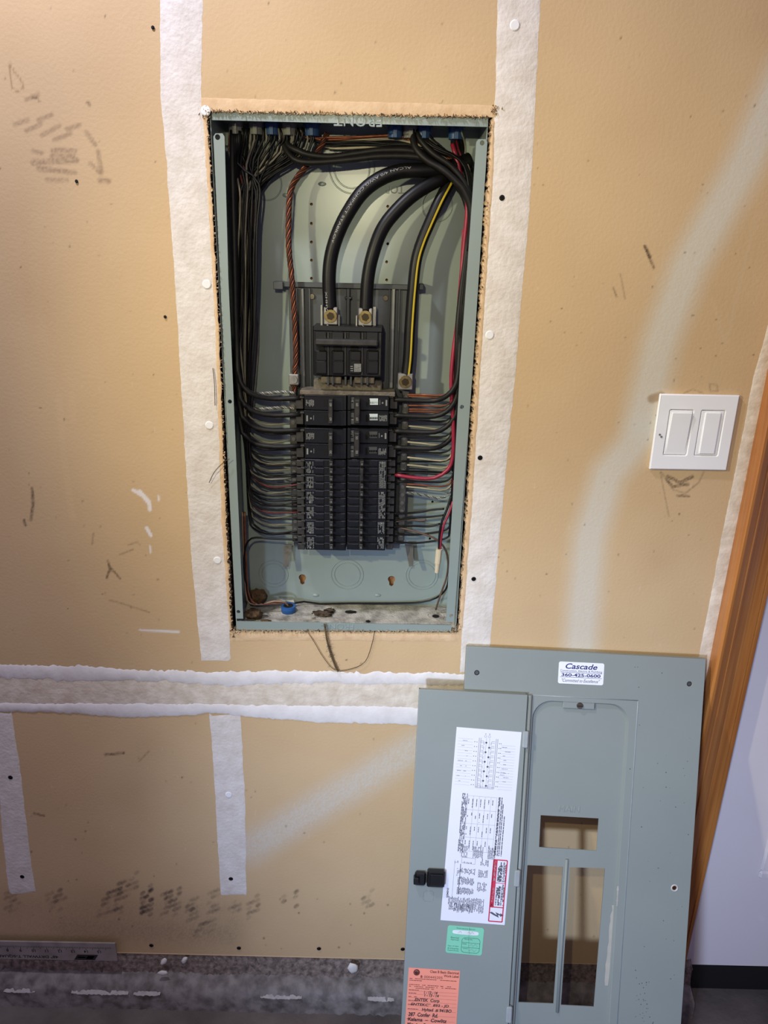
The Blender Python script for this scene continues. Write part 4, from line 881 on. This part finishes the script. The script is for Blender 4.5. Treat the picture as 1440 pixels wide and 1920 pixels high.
# centre rib between the two long openings
ca, cb = UV(1064, 1613), UV(1046, 1901); bm = bmesh.new(); mu = (ca[0]+cb[0])/2
add_tube(bm, [CM(-.0042) @ Vector((ca[0], ca[1], 0)), CM(-.0042) @ Vector((cb[0], cb[1], 0))], .0028, 8); obj('centre_rib', bm, gm, cover)
tb = UV(1056, 1312); tb2 = UV(1115, 1331)
bm = bmesh.new(); cbox(bm, tb[0], v0+.002, tb2[0], tb2[1], -.005, .0004, .0012); tabp = obj('latch_tab', bm, gm, cover)
sc_ = UV(1087, 1323); bm = bmesh.new(); cc = CM(0) @ Vector((sc_[0], sc_[1], .0004)); add_cyl(bm, cc, nrm, .0052, .0028, 16, .0044); e_ = bmesh.new(); obj('cover_screw', bm, mat('dull_screw', (112, 102, 88), .45, .7, var=.3), cover, smooth=True); e_.free()
bm = bmesh.new(); cbox(bm, sc_[0]-.0046, sc_[1]-.0006, sc_[0]+.0046, sc_[1]+.0006, .0026, .0034); obj('screw_slot', bm, hole(), cover)
for q, r in (((894, 1261), .0042), ((1292, 1282), .0042)):
    u_, v_ = UV(*q); bm = bmesh.new(); add_cyl(bm, CM(0) @ Vector((u_, v_, -.001)), nrm, r*.98, .0018, 12, r*.7); obj('captive_screw', bm, mat('cover_screw_steel', (96, 98, 96), .4, .5, var=.3), cover)
u_, v_ = UV(1264, 1664); bm = bmesh.new(); add_ring(bm, CM(0) @ Vector((u_, v_, .0016)), nrm, .0036, .0060, .0008, 24); obj('grommet', bm, mat('pale_rim', (196, 194, 188), .5), cover)
mu_, mv_ = UV(1069, 1520); me = raised_text('MAIN', .034, .0005); me.transform(CM(-.0048) @ Matrix.Translation((mu_, mv_, 0))); link('embossed_lettering', me, gm, cover)
# hinged door, folded back over the left of the cover
DO = .0100
dq = [UV(786, 1292, DO), UV(989, 1302, DO)]
du0, dv0, du1 = dq[0][0], (dq[0][1]+dq[1][1])/2, dq[1][0]
dl_top, dl_bot = UV(786, 1292, DO), UV(761, 1912, DO)
ddh = hC+dv0-.03
cplate('door_leaf', [(du0, dv0), (du1, dv0), (du1, dv0-ddh), (du0, dv0-ddh)], [], .0016, DO, cover, bevel=.0005)
bm = bmesh.new()
for a_ in ((du0, dv0-ddh, du0+.0016, dv0), (du0, dv0-.0016, du1, dv0), (du1-.0016, dv0-ddh, du1, dv0)): cbox(bm, a_[0], a_[1], a_[2], a_[3], DO-.0075, DO+.0002)
obj('door_return', bm, gm, cover)
bm = bmesh.new(); add_tube(bm, [CM(.004) @ Vector((du1+.005, dv0-.002, 0)), CM(.004) @ Vector((du1+.005, dv0-ddh, 0))], .0040, 10); obj('hinge_rod', bm, gm, cover)
for q in ((984, 1386), (968, 1646), (951, 1901)):
    u_, v_ = UV(*q, DO); bm = bmesh.new(); cbox(bm, du1-.004, v_-.0135, du1+.0055, v_+.0135, DO-.003, DO+.0040, .0018); obj('hinge_knuckle', bm, mat('hinge_enamel', (160, 166, 164), .35), cover)
blk = mat('black_latch', (18, 18, 19), .35)
a_, b_ = UV(801, 1626, DO), UV(832, 1658, DO); bm = bmesh.new(); cbox(bm, a_[0], a_[1], b_[0], b_[1], DO+.0015, DO+.012, .002); cbox(bm, a_[0]+.004, a_[1]-.004, b_[0]-.003, b_[1]+.004, DO+.012, DO+.015, .001); obj('latch_body', bm, blk, cover)
a_, b_ = UV(778, 1630, DO), UV(797, 1656, DO); bm = bmesh.new(); cbox(bm, a_[0], a_[1], b_[0], b_[1], DO+.0015, DO+.010, .0025); cbox(bm, a_[0]-.002, a_[1]-.006, a_[0]+.006, b_[1]+.005, DO+.004, DO+.016, .001); obj('latch_lever', bm, blk, cover)
u_, v_ = UV(803, 1679, DO); bm = bmesh.new(); add_tube(bm, [CM(DO+.0016) @ Vector((x, y, 0)) for x, y in rrect(u_-.008, v_-.0085, u_+.008, v_+.0085, .004, 5)+[(u_+.008, v_+.0045)]], .0004, 5); obj('knockout', bm, gm, cover)
# stickers
def sticker(name, pts, off, m, label, radius=.0):
    q = [UV(*p, off) for p in pts]; c = Vector((sum(a[0] for a in q)/4, sum(a[1] for a in q)/4))
    ex = (Vector(q[1])-Vector(q[0])+Vector(q[2])-Vector(q[3]))/2; W = ex.length; ex.normalize(); ey = Vector((ex.y, -ex.x))   # ey runs down the label
    H = ((Vector(q[3])-Vector(q[0])).dot(ey)+(Vector(q[2])-Vector(q[1])).dot(ey))/2
    corner = c-ex*W/2-ey*H/2; mp = lambda x, y: corner+ex*x*W+ey*y*H
    rr = radius
    ol = [tuple(mp(x/W, y/H)) for x, y in (rrect(0, 0, W, H, rr, 4) if rr else [(0, 0), (W, 0), (W, H), (0, H)])]
    me = curve_plate(ol, [], .0003); me.transform(CM(off)); s_ = link(name, me, m, cover, label=label)
    A = W/H
    pr_ = Print(lambda x, y: CM(off+.00045) @ Vector(tuple(mp(x/A if False else x, y))+(0,)))
    # isotropic space: x in 0..A, y in 0..1
    pr_ = Print(lambda x, y: CM(off+.00045) @ Vector(tuple(mp(x/A, y))+(0,)))
    return s_, pr_, A
ink = mat('black_ink', (84, 84, 92), .7); grey_ink = mat('grey_ink', (150, 152, 158), .7)
navy = mat('navy_ink', (36, 44, 110), .6)
st, pr_, A = sticker('company_sticker', [(1048, 1240), (1133, 1244), (1131, 1285), (1046, 1281)], .0017, mat('white_sticker', (238, 240, 242), .4, var=.02), 'white sticker with navy lettering', .003)
pr_.text('Cascade', A/2, .19, height=.25, width=A*.70, shear=.25, bold=.018, mi=0); pr_.text('Construction, Electric & Plumbing', A/2, .41, height=.115, width=A*.92, mi=0)
pr_.rect(A*.04, .47, A*.96, .485, 0); pr_.text('360-425-0600', A/2, .59, height=.15, width=A*.86, bold=.025, mi=0); pr_.rect(A*.04, .69, A*.96, .705, 0)
pr_.text('"Committed to Excellence"', A/2, .84, height=.15, width=A*.84, shear=.35, mi=1); pr_.done('lettering', [navy, mat('dark_navy_ink', (44, 48, 84), .6)], st)
DS = DO+.0017
paper = mat('white_directory_paper', (228, 229, 236), .55, var=.02, scale=8)
st, pr_, A = sticker('circuit_directory', [(852, 1363), (974, 1372), (950, 1735), (830, 1725)], DS, paper, 'long white circuit directory with printed diagrams')
# breaker diagram
for r in range(17): pr_.rect(A*.04, .055+r*.0148, A*.27, .0556+r*.0148, 1); pr_.rect(A*.70, .075+r*.0142, A*.93, .0756+r*.0142, 1)
for xx in (.36, .385, .62, .645): pr_.rect(A*xx, .045, A*xx+.0016, .30, 0)
for xx in (.47, .52): pr_.rect(A*xx, .045, A*xx+.0012, .30, 1)
pr_.rect(A*.36, .296, A*.65, .298, 1); pr_.rect(A*.36, .302, A*.65, .3035, 1)
for r in range(10):
    y = .068+r*.0245; xx = A*(.474 if r % 2 == 0 else .524); pr_.poly([(xx+.0052*math.cos(a*.785), y+.0052*math.sin(a*.785)) for a in range(8)], 0)
    for sx in (.415, .575):
        s2 = 1 if sx < .5 else -1
        for k in range(2): pr_.path([(A*sx-.010*s2, y-.008+k*.008), (A*sx+.004*s2, y-.008+k*.008), (A*sx+.010*s2, y+k*.008), (A*sx+.006*s2, y+.005+k*.008)], .0016, 1)
    for sx in (.29, .325, .67, .695): pr_.rect(A*sx, y-.002, A*sx+.004, y+.0015, 0)
for xx in (.455, .515): pr_.path([(A*xx+.006*math.cos(a*.785), .036+.006*math.sin(a*.785)) for a in range(8)], .0014, 1, True); pr_.rect(A*xx-.003, .022, A*xx+.003, .0245, 0)
pr_.text('Spare', A*.76, .215, height=.009, shear=.3, mi=1); pr_.text('Spare', A*.76, .227, height=.009, shear=.3, mi=1)
for k in range(9): pr_.words(A*.72, A*.86, .085+k*.022, .003, 1, fill=.5); pr_.words(A*.06, A*.2, .065+k*.026, .003, 1, fill=.4)
# rotated tables, reading upward
for k in range(7): pr_.words(.335, .645-(k % 3)*.01, A*(.18+k*.012), .003, 0, True, .8)
for k in range(6): pr_.rect(A*(.26+k*.09), .345, A*(.26+k*.09)+.001, .63, 1)
for k in range(5): pr_.rect(A*.26, .345+k*.0715, A*.72, .346+k*.0715, 1)
for k in range(7):
    for r in range(4): pr_.words(.36+r*.072, .36+r*.072+random.uniform(.018, .05), A*(.28+k*.062), .0035, 0, True)
for k, l in ((.745, .62), (.76, .62), (.79, .62), (.815, .55), (.85, .42)): pr_.words(.64-l*.48, .645, A*k, .0045, 0, True, .97)
for a0, a1, n in ((.24, .34, 5), (.42, .58, 9), (.65, .77, 7)):
    for k in range(n): pr_.words(.605, .665, A*(a0+(a1-a0)*k/n), .003, 0, True, .85)
pr_.text('SIEMENS', A*.075, .855, width=.05, height=.010, rot=-90, bold=.03, mi=0)
for a0, a1, n, y0, y1 in ((.15, .42, 13, .685, .70), (.22, .48, 16, .72, .755), (.22, .48, 16, .765, .81), (.22, .48, 16, .82, .86), (.55, .68, 7, .665, .705), (.53, .68, 8, .72, .77), (.53, .68, 8, .785, .84), (.10, .66, 30, .87, .95), (.2, .5, 13, .90, .955)):
    for k in range(n): pr_.words(y0+random.uniform(0, .008), y1-random.uniform(0, .012), A*(a0+(a1-a0)*k/n), .0032, 0, True, .85)
pr_.text('Type 1', A*.20, .745, width=.04, height=.009, rot=-90, bold=.01, mi=0); pr_.rect(A*.145, .68, A*.148, .93, 0); pr_.rect(A*.235, .70, A*.245, .86, 0)
pr_.path([(A*.25, .665), (A*.46, .668), (A*.46, .697), (A*.25, .694)], .0014, 1, True)
# danger block
x0, x1, ya, yb = .745, .955, .665, .985
pr_.path([(A*x0, ya), (A*x1, ya), (A*x1, yb), (A*x0, yb)], .006, 2, True); pr_.rect(A*x0, ya, A*(x0+.06), .91, 2); pr_.rect(A*x0, .908, A*x1, .913, 2); pr_.rect(A*(x0+.06), .783, A*x1, .786, 2)
pr_.text('DANGER', A*(x0+.031), .845, width=.075, height=.011, rot=-90, bold=.02, mi=3); pr_.text('PELIGRO', A*(x0+.031), .712, width=.078, height=.011, rot=-90, bold=.02, mi=3)
for y in (.768, .898): pr_.poly([(A*(x0+.008), y+.006), (A*(x0+.055), y+.006), (A*(x0+.031), y-.011)][::1], 3)
for k in range(4): pr_.words(.79+random.uniform(0, .02), .90, A*(x0+.085+k*.017), .0052, 0, True, .95); pr_.words(.675+random.uniform(0, .02), .778, A*(x0+.085+k*.017), .0052, 0, True, .95)
for k in range(4): pr_.words(.79, .90, A*(x0+.16+k*.012), .003, 0, True); pr_.words(.675, .778, A*(x0+.16+k*.012), .003, 0, True)
bx, by = A*.85, .948; zz_ = [(-.035, -.008), (-.022, -.012), (.006, .004), (-.004, -.012), (.022, -.002), (.022, -.008), (.040, .002), (.022, .011), (.022, .005), (.010, .001), (.016, .016), (-.012, .004)]
for tri in ((0, 1, 2, 11), (11, 2, 10), (2, 3, 4, 9), (9, 2, 10), (5, 6, 7), (4, 8, 9)): pr_.poly([(bx+zz_[i][0], by+zz_[i][1]) for i in tri], 0)
pr_.done('lettering', [ink, grey_ink, mat('danger_red', (206, 52, 78), .6), paper], st)
st, pr_, A = sticker('inspection_sticker', [(839, 1734), (907, 1740), (904, 1792), (836, 1786)], DS, mat('green_sticker', (128, 204, 168), .5, var=.06, scale=30), 'mint green inspection sticker', .004)
pr_.text('Partial Inspection Approval', A*.5, .085, height=.055, width=A*.5, mi=0)
pr_.poly([(A*(.5+.36*math.copysign(abs(math.cos(t))**.35, math.cos(t))), .22+.075*math.copysign(abs(math.sin(t))**.6, math.sin(t))) for t in [2*math.pi*i/28 for i in range(28)]], 1)
pr_.text('Electrical', A*.22, .43, height=.06, width=A*.22, mi=0); pr_.text('Approved', A*.22, .51, height=.06, width=A*.22, mi=0)
for k, s_ in enumerate(('Dept. of Labor', '& Industries', 'Inspections')): pr_.text(s_, A*.20, .74+k*.08, height=.055, width=A*.30, mi=0)
pr_.path([(x, y) for x, y in rrect(A*.42, .40, A*.92, .93, .12, 5)], .012, 0, True)
for y in (.57, .74): pr_.rect(A*.42, y, A*.92, y+.01, 0)
pr_.text('Permit No.', A*.60, .45, height=.045, mi=0); pr_.text('Date', A*.5, .62, height=.05, mi=0); pr_.text('Inspector', A*.54, .79, height=.045, mi=0)
pr_.path([(A*.55, .24), (A*.6, .18), (A*.63, .26), (A*.68, .17), (A*.73, .25)], .010, 2); pr_.path([(A*.3, .25), (A*.36, .18), (A*.40, .26)], .010, 2)
pr_.path([(A*.62, .68), (A*.70, .62), (A*.74, .70), (A*.80, .60), (A*.86, .70)], .010, 2); pr_.path([(A*.62, .86), (A*.72, .80), (A*.78, .88), (A*.84, .80)], .010, 2)
pr_.path([(A*.60, .02), (A*.60, .35), (A*.62, .7), (A*.66, .97)], .008, 3)
pr_.done('lettering', [mat('green_ink', (40, 92, 78), .6), mat('sticker_white', (226, 234, 230), .5), mat('pencil', (130, 150, 146), .7), mat('crease_grey', (92, 120, 108), .6)], st)
st, pr_, A = sticker('work_label', [(766, 1814), (862, 1820), (854, 1952), (758, 1946)], DS, mat('orange_label_paper', (244, 150, 122), .6, var=.05, scale=20), 'orange handwritten work label')
pr_.text('Class B Basic Electrical', A*.98, .035, height=.036, width=A*.56, bold=.02, align='r'); pr_.text('Work Label', A*.98, .085, height=.034, width=A*.29, bold=.02, align='r')
pr_.poly([(A*.16+.045*math.cos(i*.314), .06+.045*math.sin(i*.314)) for i in range(20)], 0); pr_.poly([(A*.16+.028*math.cos(i*.314), .06+.030*math.sin(i*.314)) for i in range(20)], 1); pr_.poly([(A*.15+.013*math.cos(i*.314), .06+.022*math.sin(i*.314)) for i in range(20)], 0)
pr_.text('B', A*.26, .115, height=.036, bold=.04); pr_.text('000445205', A*.31, .115, height=.034, width=A*.36, align='l')
for k, (y, b_) in enumerate(((.15, .95), (.175, .3), (.235, .85), (.26, .95), (.285, .55), (.31, .28), (.355, .28), (.405, .26), (.46, .3), (.515, .3), (.58, .3), (.65, .22), (.72, .2), (.79, .2))):
    pr_.words(A*.03, A*b_*(1 if k < 5 else .8), y, .008, 0)
    if k > 4: pr_.rect(A*.03, y+.012, A*.97, y+.0145, 3)
for y, x, s_, h_, w_ in ((.335, .46, '1 - 13 - 14', .036, .26), (.375, .48, '1 - 13 - 14', .036, .28), (.45, .40, 'ENTEK  Corp', .048, .48), (.515, .46, 'ENTEKC*  893 - JD', .042, .74), (.585, .60, 'Hyltad  # 941BO', .05, .58), (.655, .34, '287  Confer  Rd.', .05, .58), (.725, .43, 'Kalama  –  Cowlitz', .045, .76), (.80, .5, 'Kevin  Stewart  4081', .045, .92)):
    pr_.text(s_, A*x, y, height=h_*1.18, width=A*w_, shear=.12, bold=.028, mi=2)
pr_.done('lettering', [mat('brown_ink', (112, 48, 40), .6), mat('orange_ink_gap', (236, 170, 140), .6), mat('pen_ink', (46, 34, 34), .6), mat('form_line', (176, 96, 82), .6)], st)
# bare plaster smear and scratches on the cover
for pts, w_ in (([(1152, 1700), (1147, 1760), (1140, 1830), (1138, 1860)], 5), ([(1158, 1660), (1156, 1700)], 2)):
    bm = bmesh.new(); rows = []
    for i in range(16):
        t = i/15; q = catmull([Vector((*UV(*p), 0)) for p in pts], 15); c_ = q[min(i, len(q)-1)]; ww = .0009*w_*(.3+random.random()*.7)
        rows.append([bm.verts.new(CM(0) @ Vector((c_.x+d*ww, c_.y, -.0044 if w_ == 5 else .0019))) for d in (-1, 1)])
    for A_, B_ in zip(rows, rows[1:]): bm.faces.new((A_[0], A_[1], B_[1], B_[0]))
    obj('plaster_smear', bm, mat('smear', (176, 172, 158), .9, var=.1), cover)
bm = bmesh.new()
for i in range(70):
    if i < 30: x, y = random.gauss(1205, 9), 1880+random.gauss(0, 22)
    else: x, y = random.uniform(1180, 1300), random.uniform(1250, 1910)
    u_, v_ = UV(x, y); add_cyl(bm, CM(0) @ Vector((u_, v_, .0016)), nrm, random.uniform(.0003, .001), .0002, 6)
obj('dirt_specks', bm, mat('dirt', (82, 80, 76), .9), cover, kind='stuff')

# ------------------------------------------------------------------ drywall T-square and plaster chips
ts = thing('t_square', 'aluminium drywall square with printed inches leaning at the wall foot', 'drywall square')
alu = mat('brushed_aluminium', (158, 149, 140), .5, .1, rgb2=(138, 129, 121), scale=40); YT = -.016
bm = bmesh.new(); a, b = P(216, 1768, YT), P(216, 1801, YT); zc_ = (a.z+b.z)/2; hb = (a.z-b.z)/2
sl = math.atan2(P(216, 1768, YT).z-P(0, 1764, YT).z, P(216, 1768, YT).x-P(0, 1764, YT).x)
TM = Matrix(((math.cos(sl), -math.sin(sl), 0, a.x), (0, 0, -1, YT), (math.sin(sl), math.cos(sl), 0, zc_), (0, 0, 0, 1)))   # local x right, y up, z out
add_box(bm, -1.0, 0, -hb, hb, -.0018, .0012, .0005); bmesh.ops.transform(bm, matrix=TM, verts=bm.verts); obj('blade', bm, alu, ts)
bm = bmesh.new(); add_box(bm, -1.03, -.99, -zc_+.002, .30, -.006, .004, .001); bmesh.ops.transform(bm, matrix=TM, verts=bm.verts); obj('head', bm, alu, ts)
pr_ = Print(lambda x, y: TM @ Vector((x, -y, .0014)))
inch = .0254*.83
k0 = P(0, 1780, YT).x; scale_in = (P(186.5, 1780, YT).x-P(15.5, 1780, YT).x)/7; x15 = P(186.5, 1780, YT).x-a.x
for i in range(-40, 17):
    xx = x15+i*scale_in/8*1.0
for n in range(2, 16):
    xb = x15-(15-n)*scale_in
    for e in range(8):
        xx = xb+e*scale_in/8
        if xx < -.004: pr_.rect(xx-.0004, -hb*.55, xx+.0004, -hb*.55+(.0095 if e == 0 else .007 if e == 4 else .004))
    pr_.text(str(n), xb-.001, -hb*.03, height=.0068, rot=180, bold=.02)
pr_.text('48" DRYWALL T-SQUARE', P(51, 1795, YT).x-a.x, hb*.62, height=.0080, width=P(110, 1795, YT).x-P(-8, 1795, YT).x, rot=180, bold=.02)
lx = P(164, 1795, YT).x-a.x
pr_.poly([(lx-.026, hb*.92), (lx+.014, hb*.92), (lx+.022, hb*.32), (lx-.018, hb*.32)], 0); pr_.poly([(lx-.003, hb*.80), (lx+.010, hb*.80), (lx+.015, hb*.46), (lx+.002, hb*.46)], 1)
pr_.words(lx-.018, lx-.002, hb*.62, .003, 1); pr_.words(lx+.002, lx+.012, hb*.62, .003, 0)
pr_.done('lettering', [mat('ruler_ink', (38, 34, 32), .6), alu], ts)
for i, (px, py, Y, sx, sz, lb) in enumerate(((307, 1803, -.006, .0055, .009, 'pale oval plaster splat on the footing, left one of two'), (346, 1800, -.006, .005, .010, 'slanted white plaster splat on the footing below the drywall'), (305, 1824, -.018, .010, .006, 'flat white plaster splat lowest on the footing'), (661, 1815, -.010, .010, .013, 'large white plaster lump on the rough footing'))):
    bm = bmesh.new(); bmesh.ops.create_icosphere(bm, subdivisions=2, radius=1); 
    for v in bm.verts: v.co *= 1+random.uniform(-.2, .2); v.co = Vector((v.co.x*sx, v.co.y*.003, v.co.z*sz))
    if i in (0, 1): bmesh.ops.rotate(bm, cent=(0, 0, 0), matrix=Matrix.Rotation(.5, 3, 'Y'), verts=bm.verts)
    bmesh.ops.translate(bm, vec=P(px, py, Y), verts=bm.verts); tag(obj('plaster_splat', bm, mat('white_plaster', (222, 216, 206), .9, var=.1), None, smooth='all'), lb, 'plaster splat', 'plaster splats on the footing')

# origins: every thing stands on its own base point
bpy.context.view_layer.update()
for o in [x for x in S.objects if x.parent is None and x.get('category')]:
    pts = [c.matrix_world @ Vector(b_) for c in [o]+list(o.children_recursive) if c.type == 'MESH' for b_ in c.bound_box]
    lo = Vector([min(p[i] for p in pts) for i in range(3)]); hi = Vector([max(p[i] for p in pts) for i in range(3)])
    base_pt = Vector(((lo.x+hi.x)/2, (lo.y+hi.y)/2, lo.z))
    if o.type == 'MESH': o.data.transform(Matrix.Translation(-base_pt))
    o.location = base_pt
    for c in o.children: c.location = c.location-base_pt
